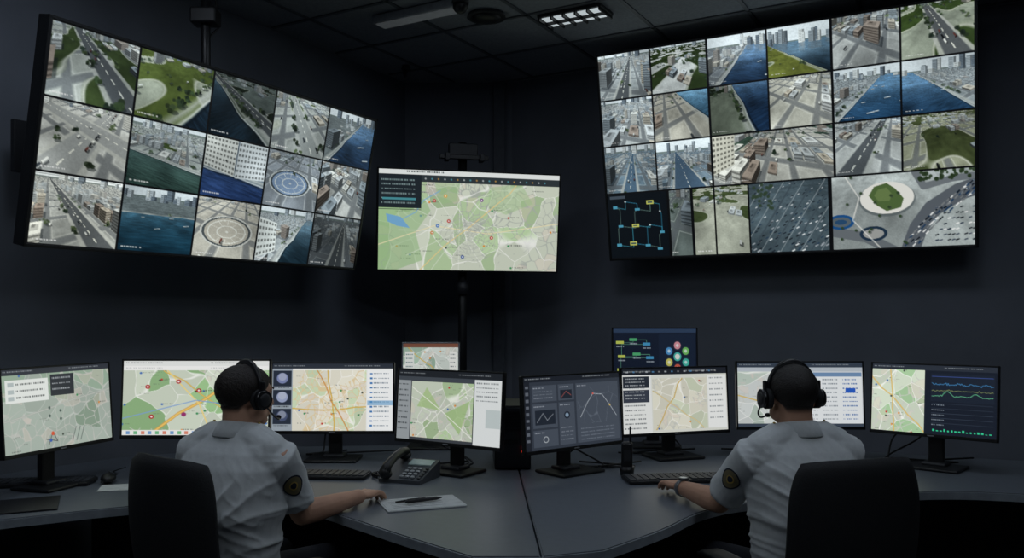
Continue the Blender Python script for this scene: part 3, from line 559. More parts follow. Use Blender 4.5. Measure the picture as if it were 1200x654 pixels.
for ax in (0,1):
    lo=min(p[ax] for p in pl);hi=max(p[ax] for p in pl); v=lo+.35
    while v<hi-.05:
        c_=clip(v,ax)
        if len(c_)>=2:
            a_,z_=c_[0]+.03,c_[-1]-.03; L=z_-a_; m_=(a_+z_)/2
            if L>.1: b.box((v,m_,CEIL-.003) if ax==0 else (m_,v,CEIL-.003),(.024,L,.008) if ax==0 else (L,.024,.008),Gr,0,Mg)
        v+=.6
b.done('ceiling_grid')
b=B(); GL=MT('louvre_glow',(190,200,205),.4,emit=.75,ecol=(200,210,214)); b.box((0,0,-.012),(.42,.2,.02),DK,.003)
for i in range(5):
    for j in range(2): b.box((-.16+i*.08,-.045+j*.09,-.024),(.058,.066,.006),GL)
for i in range(6): b.box((-.2+i*.08,0,-.032),(.01,.19,.02),BLK)
b.box((0,0,-.032),(.41,.01,.02),BLK)
b.done('ceiling_louvre_lamp',None,T(.385,5.18,CEIL)@RZ(math.atan2(-.494,.869)))
b=B(); b.box((0,0,-.03),(.62,.12,.05),MT('lamp_housing',(150,155,160),.4),.008); b.box((0,0,-.057),(.58,.09,.006),MT('dim_diffuser',(160,166,170),.5,emit=.08)); b.done('linear_ceiling_lamp',None,T(-.56,5.10,CEIL)@RZ(math.atan2(-.494,.869)))
b=B(); b.cyl((0,0,-.01),.12,.11,.02,DK); b.ell((0,0,-.02),(.09,.09,.03),BLK); b.cyl((0,0,-.045),.02,.018,.01,DK); b.done('ceiling_speaker',None,T(-.157,5.2,CEIL))
b=B(); b.cyl((0,0,-.02),.05,.05,.04,DK); b.ell((0,0,-.05),.045,BLK); b.done('dome_camera',None,T(-.30,4.92,CEIL))
b=B(); b.cyl((0,0,-.015),.035,.03,.03,DK); b.tube([(0,0,-.02),(.0,0,-.06)],.012,MET); b.tube([(0,0,-.06),(-.02,0,-.07)],.02,MET); b.done('sprinkler_head',None,T(-.78,6.25,CEIL))
PE=MT('added_panel_diffuser',(205,220,235),.5,emit=12.5,ecol=(216,227,238)); PE2=MT('added_dim_panel_diffuser',(205,220,235),.5,emit=6.5,ecol=(212,224,240))  # glow for added panels: main fill, and a dimmer one
for (x,y,m) in ((-1.6,1.0,PE),(1.6,1.0,PE),(-1.5,3.1,PE2),(1.6,3.1,PE2),(.1,3.9,PE2)):  # unseen panels added to light the operators and brighten the walls
    b=B(); b.box((0,0,-.012),(.62,.62,.02),MT('panel_frame',(120,126,132),.4),.003); b.box((0,0,-.024),(.56,.56,.006),m); b.done('added_light_panel',None,T(x,y,CEIL))
# ------------------------------------------------------------ desks
def catmull(P,n=6):
    out=[]
    for i in range(len(P)-1):
        p0=Vector(P[max(0,i-1)]);p1=Vector(P[i]);p2=Vector(P[i+1]);p3=Vector(P[min(len(P)-1,i+2)])
        for k in range(n):
            t=k/n; out.append(tuple(.5*((2*p1)+(-p0+p2)*t+(2*p0-5*p1+4*p2-p3)*t*t+(-p0+3*p1-3*p2+p3)*t**3)))
    out.append(tuple(P[-1])); return out
fl=catmull([(-2.7,2.45),(-1.9,2.93),(-1.5,3.18),(-1.25,3.27),(-.98,3.3),(-.76,3.2),(-.56,3.0),(-.36,2.78),(-.12,2.53)])
fr=catmull([(.28,2.6),(.5,2.85),(.68,3.1),(.86,3.25),(1.1,3.33),(1.4,3.4),(1.75,3.48),(2.1,3.42),(3.0,3.1)])
def desk(poly,front,peds):
    b=B(); b.prism(poly,DZ-.035,DZ,LAM,None,.004)
    for (x0,y0),(x1,y1) in zip(front[:-1],front[1:]):
        d=Vector((x1-x0,y1-y0)); L=d.length; b.box((0,0,DZ-.018),(L+.004,.006,.03),EDGE,0,T((x0+x1)/2,(y0+y1)/2,0)@RZ(math.atan2(d.y,d.x)))
    for (x,y,a,w,dp,m) in peds: b.box((0,0,(DZ-.035)/2),(w,dp,DZ-.037),m,.006,T(x,y,0)@RZ(a))
    return b.done('control_desk')
DKP=MT('desk_panel',(36,39,46),.55)
desk([(-2.28,3.95),(-2.95,2.5),(-2.85,2.38)]+fl+[(.085,2.53),(-.003,4.8),(-1.2,4.7),(-1.95,4.4)],fl+[(.085,2.53)],[(-2.45,3.1,-.517,.04,1.0,DKP),(-1.2,4.45,.12,1.9,.03,DKP),(-.14,3.5,0,.05,1.7,DKP),(-.14,2.8,.0,.12,.4,DKP)])
desk([(.003,4.8),(.091,2.53)]+fr+[(3.1,3.06),(3.1,4.0),(1.3,4.75)],[(.091,2.53)]+fr,[(3.0,3.5,0,.04,.8,DKP),(1.6,4.35,-.18,2.6,.03,DKP),(.22,3.5,0,.05,1.7,DKP)])
# ------------------------------------------------------------ monitors
def monitor(L,R,ztop,H,img,bez=.008,rise=0,name='computer_monitor',tilt=4,base=DZ,light=False):
    L=Vector(L);R=Vector(R);d=R-L;W=d.length;c=(L+R)/2;M=T(c.x,c.y,base)@RZ(math.atan2(d.y,d.x)); e=empty(name,M)
    fm=MT('silver_plastic',(150,154,158),.4) if light else BLK
    PM=T(0,0,ztop-base-H/2)@Matrix.Rotation(-math.radians(tilt),4,'X')
    b=B(); b.box((0,.013,0),(W,.02,H),fm,.004,PM); b.box((0,.034,-.01),(W*.62,.028,H*.62),fm,.012,PM)
    for (cc,s) in (((0,0,-H/2+bez),(W,.01,2*bez)),((0,0,H/2-bez/2),(W,.01,bez)),((-W/2+bez/2,0,0),(bez,.01,H)),((W/2-bez/2,0,0),(bez,.01,H))): b.box(cc,s,fm,.002,PM)
    b.box((0,-.0055,-H/2+bez),(.03,.002,.005),MT('logo_grey',(150,152,156),.3),0,PM)
    b.done('housing',e)
    screen_surface('screen',img,W-2*bez,H-3*bez,e,PM@T(-W/2+bez,-.001,-H/2+2*bez))
    b=B(); zc=ztop-base-H/2; b.box((0,.075,zc/2+.03),(.07,.03,zc+.06),BLK,.008); b.box((0,.055,zc),(.1,.04,.1),DK,.006)
    b.box((0,.03,.008),(.26,.2,.014),BLK,.006); b.box((0,.06,.02),(.11,.09,.02),DK,.008); b.done('stand',e); return e
monitor((-1.987,3.3),(-1.818,3.85),1.254,.358,im0())
monitor((-1.726,3.75),(-1.067,3.75),1.269,.35,im1())
monitor((-1.200,4.22),(-.585,4.22),1.232,.356,im2())
monitor((-.550,4.05),(-.040,3.72),1.213,.347,im3())
monitor((.048,3.70),(.525,4.08),1.197,.347,im4())
monitor((.540,4.20),(1.120,4.40),1.205,.345,im5())
monitor((1.130,4.28),(1.776,4.28),1.234,.345,im6())
monitor((1.765,4.18),(2.18,3.80),1.236,.345,im7())
monitor((.549,4.66),(1.02,4.66),1.40,.33,im8())
monitor((-.60,4.62),(-.285,4.62),1.32,.24,im9(),name='small_monitor',light=True)
# ------------------------------------------------------------ desk things
def keyboard(x,y,a,w=.44,d=.14):
    b=B(); b.box((0,0,.009),(w,d,.016),BLK,.005)
    for r in range(6):
        n=15; 
        for k in range(n):
            if r==0 and 3<k<9: continue
            b.box((-w/2+.018+k*(w-.036)/(n-1),-d/2+.018+r*(d-.036)/5,.0195),((w-.036)/n*.86,.017,.006),KEY)
    b.box((-w/2+.018+6*(w-.036)/14,-d/2+.018,.0195),(.13,.017,.006),KEY)
    return b.done('keyboard',None,T(x,y,DZ+.001)@RZ(a))
keyboard(-.86,3.80,-.08); keyboard(.72,3.71,.12,.46,.15); keyboard(-2.02,3.62,.15)
def mouse(x,y,a):
    b=B(); b.ell((0,0,.012),(.031,.055,.022),BLK); b.box((0,0,.003),(.05,.09,.006),BLK,.002); b.cyl((0,.025,.033),.005,.005,.006,DK,'x'); b.tube([(0,.05,.01),(.02,.12,.006),(-.01,.2,.006),(.03,.3,.006)],.0025,BLK,8)
    b.done('computer_mouse',None,T(x,y,DZ+.010)@RZ(a))
mouse(-1.74,3.66,.3); mouse(1.06,3.60,.1)
b=B(); b.box((0,0,.003),(.36,.26,.006),BLK,.002); b.done('desk_mat',None,T(-1.9,3.18,DZ+.001)@RZ(.45))
b=B(); b.box((0,0,.001),(.2,.14,.002),PAPER); b.done('paper_note',None,T(-1.62,3.56,DZ+.001)@RZ(.3))
b=B(); b.box((0,0,.002),(.30,.20,.004),PAPER,.0005); b.box((.004,.003,.005),(.295,.198,.001),PAPER)
for i in range(7): b.box((-.02,.075-i*.022,.0058),(.2,.0015,.0004),MT('ink_line',(130,134,140),.8))
b.done('notepad',None,T(-.345,3.24,DZ+.001)@RZ(.35))
b=B(); b.tube([(-.07,0,.012),(.05,0,.012),(.075,0,.012)],[.0075,.0075,.002],BLK); b.tube([(-.07,0,.012),(-.078,0,.012)],.005,MET); b.box((-.045,0,.021),(.05,.003,.002),MET); b.tube([(-.1,.04,.006),(.03,.055,.006)],.004,BLK,8); b.done('pen',None,T(-.335,3.24,DZ+.006)@RZ(.55))
PH=MT('phone_plastic',(64,68,74),.45); b=B()
b.loft([[(-.1,-.1,0),(.1,-.1,0),(.1,.1,0),(-.1,.1,0)],[(-.1,-.1,.015),(.1,-.1,.015),(.1,.1,.075),(-.1,.1,.075)]],PH,smooth=None)
Pm=T(0,-.1,.0155)@Matrix.Rotation(math.atan2(.06,.2),4,'X')
b.box((.03,.165,.003),(.11,.05,.006),MT('lcd',(130,150,150),.2,emit=.12),.001,Pm)
for r in range(4):
    for k in range(3): b.box((.0+k*.026,.025+r*.026,.004),(.018,.015,.007),MT('phone_button',(150,154,158),.5),.002,Pm)
for r in range(5): b.box((.084,.02+r*.022,.004),(.014,.012,.006),KEY,.001,Pm)
b.tube([(-.065,.0,.03),(-.065,.03,.048),(-.065,.1,.055),(-.065,.17,.048),(-.065,.2,.03)],[.026,.02,.017,.02,.026],BLK,14,True,Pm)
b.ell((-.065,.005,.02),(.029,.026,.02),BLK,M=Pm); b.ell((-.065,.195,.02),(.029,.026,.02),BLK,M=Pm)
co=[]
for i in range(160):
    t=i/159; a=t*2*math.pi*18; co.append((-.12-.06*math.sin(t*3.1)+.008*math.cos(a),-.06+.12*t,.012+.008*math.sin(a)))
b.tube(co,.0022,BLK,6); b.done('desk_phone',None,T(-.45,3.74,DZ+.001)@RZ(-.35))
TW=MT('tower_face',(46,49,54),.4)
b=B(); b.box((0,0,.15),(.17,.36,.30),BLK,.006); b.box((0,-.183,.15),(.155,.008,.28),TW,.002)
LED=MT('red_led',(230,50,30),.3,emit=2.5,ecol=(240,50,26))
for z in (.085,.105,.17): b.box((.045,-.19,z),(.010,.004,.007),LED)
for i in range(6): b.box((-.01,-.189,.19+i*.016),(.11,.003,.006),BLK)
b.box((-.02,-.189,.13),(.09,.003,.02),BLK); b.cyl((.045,-.188,.24),.009,.009,.006,MET,'y')
b.done('computer_tower',None,T(-.005,4.16,DZ+.001)@RZ(.05))
b=B(); b.cyl((0,0,.02),.03,.035,.04,BLK); b.box((0,0,.09),(.05,.035,.12),BLK,.01); b.tube([(.015,0,.15),(.015,0,.22)],[.005,.004],BLK); b.box((0,-.018,.09),(.03,.004,.05),DK); b.done('radio_handset',None,T(.52,3.84,DZ+.001))
def catmull3(P,n=8):
    P=[Vector(p) for p in P]; out=[]
    for i in range(len(P)-1):
        p0=P[max(0,i-1)];p1=P[i];p2=P[i+1];p3=P[min(len(P)-1,i+2)]
        for k in range(n): t=k/n; out.append(.5*((2*p1)+(-p0+p2)*t+(2*p0-5*p1+4*p2-p3)*t*t+(-p0+3*p1-3*p2+p3)*t**3))
    out.append(P[-1]); return out
z=DZ+.014; rr=random.Random(5); b=B()
for x,y in ((-1.4,3.95),(-.9,4.4),(-.3,4.05),(.3,4.05),(.85,4.45),(1.45,4.45),(1.98,4.15)):
    for k in range(2):
        b.tube(catmull3([(x+rr.uniform(-.05,.05),y,.96),(x+rr.uniform(-.08,.08),y+.08,.86),(x+rr.uniform(-.15,.15),y+.02,z),(x+rr.uniform(-.3,.3),y-.05,z),(x+rr.uniform(-.35,.35),y+.08,z)]),.0045,BLK,8)
b.done('monitor_cables')
# ------------------------------------------------------------ chairs
def chair(x,y,a):
    b=B()
    def back(u,v):
        wd=.24*(1-.10*max(0,v)**3-.06*max(0,-v)**2); return (u*wd*(1-.10*abs(v)**6),-.235+.045*u*u-.05*(v+1)/2-.02*math.cos(v*1.5),.76+.26*v*(1-.05*abs(u)**4))
    b.slab(back,20,20,.05,CHF)
    b.slab(lambda u,v:(u*.25*(1-.1*abs(v)**4),.02+v*.24*(1-.08*abs(u)**4),.465-.02*(v>.5)*(v-.5)-.012*(1-u*u)),18,18,.075,CHF)
    b.box((0,-.265,.55),(.09,.02,.32),BLK,.008); b.box((0,-.12,.41),(.12,.32,.03),BLK,.006); b.box((0,0,.405),(.2,.22,.04),DK,.008)
    for s in (-1,1):
        b.tube([(s*.2,.0,.41),(s*.285,.0,.42),(s*.295,.0,.5),(s*.295,-.01,.63)],[.016,.018,.018,.018],BLK,12)
        b.slab(lambda u,v,s=s:(s*.29+u*.042*(1-.1*abs(v)**4),.02+v*.13,.655-.008*v*v),8,12,.03,BLK)
    b.cyl((0,0,.25),.028,.028,.30,MET); b.cyl((0,0,.12),.045,.04,.08,BLK)
    for k in range(5):
        t=k*2*math.pi/5+.3; dx,dy=math.cos(t),math.sin(t); b.tube([(0,0,.11),(dx*.3,dy*.3,.075)],[.028,.018],BLK,10); b.cyl((0,0,0),.027,.027,.04,BLK,'x',16,T(dx*.3,dy*.3,.028)@RZ(t+1.2)); b.tube([(dx*.3,dy*.3,.03),(dx*.3,dy*.3,.08)],.01,MET,8)
    return b.done('office_chair',None,T(x,y,0)@RZ(a))
chair(-.92,2.86,math.radians(-38)); chair(.99,2.86,math.radians(17))
# ------------------------------------------------------------ people
def body_mat(name,skin,hair):
    m=bpy.data.materials.new(name); m.use_nodes=True; nt=m.node_tree; N=nt.nodes; L=nt.links; p=N['Principled BSDF']
    at=N.new('ShaderNodeAttribute'); at.attribute_name='hairmask'; nz=N.new('ShaderNodeTexNoise'); nz.inputs['Scale'].default_value=220; nz.inputs['Detail'].default_value=3
    tc=N.new('ShaderNodeTexCoord'); L.new(tc.outputs['Object'],nz.inputs['Vector'])
    r=N.new('ShaderNodeValToRGB'); r.color_ramp.elements[0].color=(*lin(hair)*.5,1); r.color_ramp.elements[1].color=(*lin(hair)*1.5,1); r.color_ramp.elements[0].position=.35; r.color_ramp.elements[1].position=.7; L.new(nz.outputs['Fac'],r.inputs['Fac'])
    n2=N.new('ShaderNodeTexNoise'); n2.inputs['Scale'].default_value=18; L.new(tc.outputs['Object'],n2.inputs['Vector'])
    s=N.new('ShaderNodeValToRGB'); s.color_ramp.elements[0].color=(*lin(skin)*.85,1); s.color_ramp.elements[1].color=(*lin(skin)*1.12,1); L.new(n2.outputs['Fac'],s.inputs['Fac'])
    mx=N.new('ShaderNodeMix'); mx.data_type='RGBA'; L.new(at.outputs['Fac'],mx.inputs[0]); L.new(s.outputs['Color'],mx.inputs[6]); L.new(r.outputs['Color'],mx.inputs[7]); L.new(mx.outputs[2],p.inputs['Base Color'])
    p.inputs['Roughness'].default_value=.6
    bp=N.new('ShaderNodeBump'); bp.inputs['Distance'].default_value=.003; L.new(at.outputs['Fac'],bp.inputs['Strength']); L.new(nz.outputs['Fac'],bp.inputs['Height']); L.new(bp.outputs['Normal'],p.inputs['Normal'])
    return m
def remesh(b,vox,sm):
    me=bpy.data.meshes.new('tmp'); b.bm.to_mesh(me); b.bm.free(); o=bpy.data.objects.new('tmp',me); sc.collection.objects.link(o)
    r=o.modifiers.new('r','REMESH'); r.mode='VOXEL'; r.voxel_size=vox
    s=o.modifiers.new('s','SMOOTH'); s.factor=.5; s.iterations=sm
    dg=bpy.context.evaluated_depsgraph_get(); m2=bpy.data.meshes.new_from_object(o.evaluated_get(dg)); bpy.data.objects.remove(o); bpy.data.meshes.remove(me); m2.materials.clear()
    m2.polygons.foreach_set('use_smooth',[True]*len(m2.polygons)); return m2
RINGS=[(.46,0,.165,.125),(.52,0,.178,.135),(.60,0,.166,.122),(.70,.005,.166,.117),(.80,.015,.180,.121),(.88,.03,.190,.124),(.95,.045,.190,.115),(1.0,.055,.168,.096),(1.035,.062,.118,.076),(1.06,.066,.072,.062)]
def torso(b,grow,zmin=0,zmax=9,g0=0):
    rs=[]
    for (z,cy,rx,ry) in RINGS:
        if z<zmin or z>zmax: continue
        r=[]
        for k in range(32):
            t=2*math.pi*k/32; c,s=math.cos(t),math.sin(t); e=2/2.5
            r.append((math.copysign(abs(c)**e,c)*(rx+grow),cy+math.copysign(abs(s)**e,s)*(ry+grow),z+g0*(z>1.05)))
        rs.append(r)
    b.loft(rs,None)
def hand(b,W,f,thumb,up=Vector((0,0,1)),bend=1.0):
    f=f.normalized(); u=(up-f*up.dot(f)).normalized(); s=f.cross(u)*thumb
    K=[(.029,.072),(.010,.080),(-.010,.074),(-.028,.058)]
    for lat,L in K: b.tube([W,W+f*.045+s*lat*.8,W+f*.088+s*lat+u*.004],[.016,.0135,.0115],None,10,True)
    Rm=Matrix(((s.x,f.x,u.x,0),(s.y,f.y,u.y,0),(s.z,f.z,u.z,0),(0,0,0,1)))
    b.ell(W+f*.05,(.037,.048,.014),None,Rm)
    for i,(lat,L) in enumerate(K):
        p=W+f*.088+s*lat+u*.004; pts=[p]; a=.05*bend
        for k,(fr_,da) in enumerate(((.45,.12),(.3,.45),(.25,.35))):
            a+=da*bend; d=(f*math.cos(a)-u*math.sin(a)+s*(lat*3.2)).normalized(); p=p+d*L*fr_; pts.append(p)
        b.tube(pts,[.0105,.0095,.009,.0075],None,10,True)
    p=W+f*.02+s*.022-u*.004
    b.tube([p,p+(f*.5+s*.6-u*.1).normalized()*.042,p+(f*.5+s*.6-u*.1).normalized()*.042+(f*.9+s*.35-u*.15).normalized()*.03,p+(f*.5+s*.6-u*.1).normalized()*.042+(f*.95+s*.25-u*.2).normalized()*.054],[.017,.013,.011,.0085],None,10,True)
SHIRT=MT('shirt_cotton',(210,214,216),.85,0,60,.04,.06); TROU=MT('navy_trousers',(28,31,40),.85,0,100,.2,.1); SHOE=MT('black_leather',(16,16,17),.3); GOLD=MT('patch_gold',(190,160,80),.6); NAVY=MT('patch_navy',(34,44,62),.8); HS=MT('headset_plastic',(24,25,28),.35); CUSH=MT('headset_cushion',(32,33,36),.8); GB=MT('patch_tan',(126,116,84),.7)
def person(name,px,py,yaw,hyaw,hpitch,arms,skin,hair,patch_side,mic_side,seed):
    M=T(px,py,0)@RZ(yaw); Mi=M.inverted(); E=empty(name,M)
    b=B(); torso(b,0)
    HC=T(0,.100,1.184)@RZ(hyaw)@Matrix.Rotation(hpitch,4,'X')
    h=lambda c,r,rot=None: b.ell(c,r,None,rot,24,HC)
    h((0,-.014,.022),(.075,.096,.078)); h((0,.03,-.036),(.059,.064,.070)); h((0,.056,-.086),(.036,.030,.022)); h((0,.066,.022),(.05,.02,.018))
    b.tube([(0,.086,.014),(0,.097,-.008),(0,.104,-.028)],[.008,.010,.0120],None,10,True,HC)
    for s in (-1,1):
        h((s*.011,.094,-.031),(.009,.010,.008)); h((s*.036,.054,-.028),(.023,.026,.028)); h((s*.046,.008,-.062),(.024,.046,.030))
        h((s*.031,.066,.011),(.0165,.0135,.0075)); h((s*.031,.064,-.009),(.0155,.0125,.006))
        h((s*.078,-.004,-.012),(.007,.019,.032),Matrix.Rotation(s*.35,4,'Z')@Matrix.Rotation(-.2,4,'X')); h((s*.078,.002,-.036),(.007,.010,.010))
    h((0,.087,-.056),(.022,.010,.0055)); h((0,.086,-.066),(.019,.010,.006))
    hc=HC@Vector((0,-.025,-.05))
    b.tube([(0,.056,1.0),(0,.062,1.05),hc,HC@Vector((0,-.02,0))],[.060,.058,.056,.055],None,20,True)
    info={}
    for sd,(el,wr,tp) in arms.items():
        s=-1 if sd=='L' else 1; S=Vector((s*.178,.052,.985)); e=Mi@Vector(el); w=Mi@Vector(wr); t=(Mi@Vector(tp)-w)
        b.tube([(0,.055,1.05),(s*.09,.052,1.02),(s*.15,.052,1.0)],[.040,.045,.050],None,14,True)
        b.tube([(s*.12,.05,.985),S,S.lerp(e,.35),S.lerp(e,.7),e],[.062,.058,.050,.044,.041],None,16,True)
        b.tube([e,e.lerp(w,.25),e.lerp(w,.6),e.lerp(w,.9),w],[.041,.044,.037,.029,.028],None,16,True)
        hand(b,w,t,-s); info[sd]=(S,e,w,t)
    me=remesh(b,.0042,2); n=len(me.vertices); co=np.empty(n*3); me.vertices.foreach_get('co',co); co=co.reshape(-1,3)
    Hi=np.array(HC.inverted()); hl=co@Hi[:3,:3].T+Hi[:3,3]
    f=np.interp(hl[:,1],[-.12,-.06,-.035,-.01,.02,.045,.07,.1],[-.062,-.058,-.025,.0,.008,.035,.058,.075])
    mk=np.clip((hl[:,2]-f)/.014,0,1)*(np.abs(hl[:,0])<.12)*(np.hypot(hl[:,0],hl[:,1])<.14)
    ear=(np.abs(hl[:,0])>.0765)&(np.abs(hl[:,1])<.035)&(hl[:,2]<.024); mk[ear]=0
    nr=np.empty(n*3); me.vertices.foreach_get('normal',nr); nr=nr.reshape(-1,3)
    jit=vn(co[:,0]*260+7,co[:,2]*260+co[:,1]*190,seed)*.0025
    co=co+nr*(mk*(.006+jit))[:,None]; me.vertices.foreach_set('co',co.ravel()); 
    at=me.attributes.new('hairmask','FLOAT','POINT'); at.data.foreach_set('value',mk.astype(np.float32)); me.materials.append(body_mat(name+'_skin',skin,hair)); me.update(); link('body',me,E)
    b=B(); W_=MT('eye_white',(205,202,196),.3); I_=MT('iris_brown',(50,34,24),.2); Br=MT('brow_hair',hair,.9); Lp=MT('lip_skin',(150,90,80),.6)
    for s in (-1,1):
        b.ell((s*.031,.0665,.001),.0118,W_,None,16,HC); b.ell((s*.031,.0762,.001),(.0052,.003,.0052),I_,None,12,HC); b.tube([(s*.017,.087,.022),(s*.032,.086,.028),(s*.048,.076,.023)],[.0025,.0034,.0018],Br,8,False,HC)
    b.ell((0,.0905,-.0612),(.020,.0085,.002),Lp,None,12,HC); b.done('eyes_brows_mouth',E)
    b=B(); torso(b,.014,.5,1.07,.008)
    for sd,(S,e,w,t) in info.items():
        s=-1 if sd=='L' else 1
        b.tube([(0,.055,1.045),(s*.09,.052,1.03),(s*.15,.052,1.0)],[.058,.063,.065],None,16,True)
        b.tube([(s*.11,.045,.975),(s*.15,.05,.98),S,S.lerp(e,.35),S.lerp(e,.62),S.lerp(e,.74)],[.08,.077,.072,.067,.066,.066],None,20,False)
    me=remesh(b,.0052,4); n=len(me.vertices); co=np.empty(n*3); me.vertices.foreach_get('co',co); co=co.reshape(-1,3); nr=np.empty(n*3); me.vertices.foreach_get('normal',nr); nr=nr.reshape(-1,3)
    X_,Z_=co[:,0],co[:,2]; wx=vn(X_*6,Z_*6,seed+9)
    w1=vn(X_*7+Z_*5+wx*2,Z_*14-np.sqrt(X_**2+.004)*11+wx*2.5,seed); w2=vn(X_*16+co[:,1]*9,Z_*26+X_*20+wx*2,seed+2); w3=vn(X_*5+co[:,1]*6,Z_*6,seed+4)
    rid=(1-np.abs(2*w1-1))**2.2; rid2=(1-np.abs(2*w2-1))**2; low=np.clip((1.02-Z_)/.22,.1,1)
    co=co+nr*((rid*.014+rid2*.005+w3*.010-.009)*low)[:,None]; me.vertices.foreach_set('co',co.ravel()); me.update(); me.materials.append(SHIRT); link('shirt',me,E)
    bv=BVHTree.FromPolygons([tuple(c) for c in co],[tuple(p.vertices) for p in me.polygons])
    b=B(); rs=[]
    prof=[(.062,1.045),(.062,1.082),(.067,1.091),(.074,1.087),(.090,1.042),(.086,1.037),(.072,1.068),(.069,1.045)]
    for r,z_ in prof: rs.append([(r*math.cos(2*math.pi*k/36),.066+r*1.02*math.sin(2*math.pi*k/36)+(z_-1.05)*.3,z_-.014*math.sin(2*math.pi*k/36)) for k in range(36)])
    b.loft(rs,SHIRT,closed=True,smooth='all')
    for i in range(7):
        zz=1.0-.062*i; hit,nn,_,_=bv.ray_cast(Vector((0,.5,zz)),Vector((0,-1,0)))
        if hit: b.ell(hit+Vector((0,.001,0)),(.0055,.002,.0055),MT('shirt_button',(228,228,224),.4),None,10)
    b.done('collar_and_buttons',E)
    b=B()
    for s in (-1,1):
        g=[[None]*5 for _ in range(9)]; t=bmesh.new()
        for i in range(9):
            for j in range(5):
                x=s*(.092+.10*i/8); y=.052+(-.022+.044*j/4)*(1 if i>0 else .6); hit=bv.ray_cast(Vector((x,y,1.3)),Vector((0,0,-1)))[0]; z_=hit.z if hit else 1.03
                g[i][j]=t.verts.new((x,y,z_+.004-(.005 if j in (0,4) or i in (0,8) else 0)))
        for i in range(8):
            for j in range(4): t.faces.new((g[i][j],g[i+1][j],g[i+1][j+1],g[i][j+1]))
        b.merge(t,SHIRT,None,'all')
        hit=bv.ray_cast(Vector((s*.10,.052,1.3)),Vector((0,0,-1)))[0]
        if hit: b.ell((hit.x,hit.y,hit.z+.005),(.005,.005,.003),GOLD)
    b.done('epaulettes',E)
    b=B()
    for sd in info:
        S,e,w,t_=info[sd]; s=-1 if sd=='L' else 1; A=(e-S).normalized(); c=S.lerp(e,.32)
        out=(Vector((s*1.0,-.85,.15)) ); out=(out-A*out.dot(A)).normalized(); sidev=A.cross(out).normalized()
        R=[0,.30,.42,.86,1.0]; seg=28; mats=[NAVY,GOLD,GB,NAVY]
        def pt(r,k):
            a=2*math.pi*k/seg; x=math.sin(a)*r*.035; y=math.cos(a)*r*.043
            if math.cos(a)<0: x*=1-.25*abs(math.cos(a))**1.5
            o=c+sidev*x-A*y+out*.2; hit,nn,_,_=bv.ray_cast(o,-out); return (hit+nn*.0022) if hit else c+out*.08+sidev*x-A*y
        for ri in range(4):
            t=bmesh.new(); a_=[t.verts.new(pt(R[ri],k)) for k in range(seg)]; c_=[t.verts.new(pt(R[ri+1],k)) for k in range(seg)]
            for k in range(seg):
                t.faces.new((a_[k],a_[(k+1)%seg],c_[(k+1)%seg],c_[k]))
            b.merge(t,mats[ri],None,'all')
    b.done('sleeve_patches',E)
    b=B(); torso(b,.012,.4,.61)
    for s in (-1,1):
        b.tube([(s*.085,-.02,.535),(s*.10,.2,.545),(s*.12,.40,.545)],[.095,.085,.066],None,18,True)
        b.tube([(s*.12,.40,.545),(s*.12,.42,.35),(s*.12,.41,.10)],[.066,.058,.052],None,18,False)
    me=remesh(b,.008,4); me.materials.append(TROU); link('trousers',me,E)
    b=B()
    for s in (-1,1):
        b.ell((s*.12,.46,.048),(.045,.14,.045),SHOE); b.box((s*.12,.45,.012),(.085,.27,.02),SHOE,.006)
    b.done('shoes',E)
    b=B(); rs=[]
    for dr,z_ in ((.016,.595),(.021,.595),(.021,.63),(.016,.63)): rs.append([((.168+dr)*math.cos(2*math.pi*k/40),(.124+dr)*math.sin(2*math.pi*k/40),z_) for k in range(40)])
    b.loft(rs,SHOE,closed=True,smooth='all'); b.done('belt',E)
    b=B(); pts=[]
    for k in range(25):
        a=math.pi*k/24; pts.append((.090*math.cos(a),-.008,.0+.116*math.sin(a)))
    b.tube(pts,[.006+.003*math.sin(math.pi*k/24) for k in range(25)],HS,10,False,HC,1.0)
    pts2=[(.083*math.cos(math.pi*k/24),-.008,.0+.111*math.sin(math.pi*k/24)) for k in range(5,20)]
    b.tube(pts2,.010,CUSH,10,True,HC)
    for s in (-1,1):
        b.cyl((s*.104,-.006,-.012),.033,.030,.018,HS,'x',28,HC); b.cyl((s*.088,-.006,-.012),.036,.036,.018,CUSH,'x',28,HC); b.ell((s*.113,-.006,-.012),(.006,.022,.022),DK,None,20,HC); b.box((s*.098,-.008,.025),(.010,.018,.05),HS,.003,HC)
    s=mic_side; b.tube(catmull3([(s*.108,.0,-.03),(s*.105,.035,-.062),(s*.075,.085,-.082),(s*.04,.112,-.078)]),.0032,HS,8,True,HC); b.ell((s*.036,.114,-.077),(.012,.008,.008),CUSH,None,12,HC)
    b.done('headset',E)
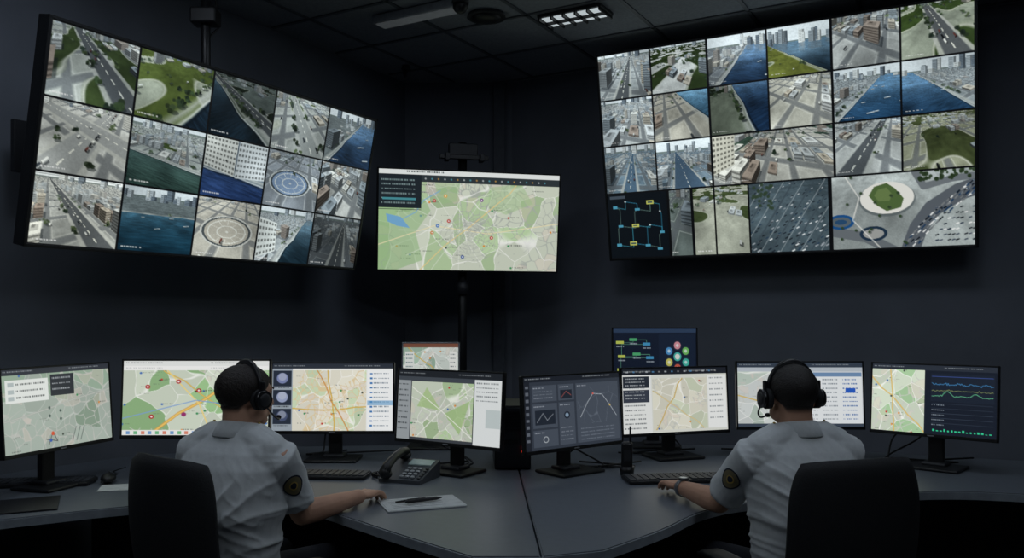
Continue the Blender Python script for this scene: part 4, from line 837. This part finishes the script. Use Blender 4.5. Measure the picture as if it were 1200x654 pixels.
    return E,info,M
skinL=(204,158,132); skinR=(198,152,126)
EL_,iL,ML_=person('security_operator',-.965,2.86,math.radians(-25),math.radians(-12),math.radians(-4),{'R':((-.735,2.975,.765),(-.575,3.18,.782),(-.50,3.36,.775)),'L':((-1.17,3.12,.79),(-1.04,3.38,.785),(-.99,3.56,.78))},skinL,(38,30,26),'R',1,3)
ER_,iR,MR_=person('security_operator',1.0,2.86,math.radians(17),math.radians(-10),math.radians(-3),{'L':((.745,3.05,.79),(.660,3.32,.79),(.615,3.51,.785)),'R':((1.21,3.13,.79),(1.14,3.39,.785),(1.10,3.56,.78))},skinR,(34,29,27),'L',-1,8)
S,e,w,t=iR['L']; d=(w-e).normalized(); c=e.lerp(w,.93); u=Vector((0,0,1)); u=(u-d*u.dot(d)).normalized(); s=d.cross(u)
b=B(); rs=[]
for dr,dd in ((.0285,-.010),(.0325,-.010),(.0325,.010),(.0285,.010)): rs.append([c+d*dd+(u*math.cos(2*math.pi*k/28)+s*math.sin(2*math.pi*k/28))*(dr+.002) for k in range(28)])
b.loft(rs,MT('watch_strap',(150,152,156),.3,.8),closed=True,smooth='all')
Rm=Matrix(((s.x,d.x,u.x,c.x),(s.y,d.y,u.y,c.y),(s.z,d.z,u.z,c.z),(0,0,0,1))); b.cyl((0,0,.036),.019,.018,.009,MET,M=Rm); b.cyl((0,0,.0412),.015,.015,.001,MT('watch_dial',(214,218,222),.2),M=Rm)
b.done('wristwatch',ER_)
# ------------------------------------------------------------ world + camera
w=bpy.data.worlds.new('World'); sc.world=w; w.use_nodes=True; w.node_tree.nodes['Background'].inputs[0].default_value=(.02,.025,.035,1); w.node_tree.nodes['Background'].inputs[1].default_value=.3
cd=bpy.data.cameras.new('Camera'); cd.sensor_width=36; cd.lens=995/1200*36; cd.shift_y=46/1200; cd.clip_start=.05
cam=bpy.data.objects.new('Camera',cd); sc.collection.objects.link(cam); cam.location=(0,0,CH); cam.rotation_euler=(math.pi/2,0,0); sc.camera=cam
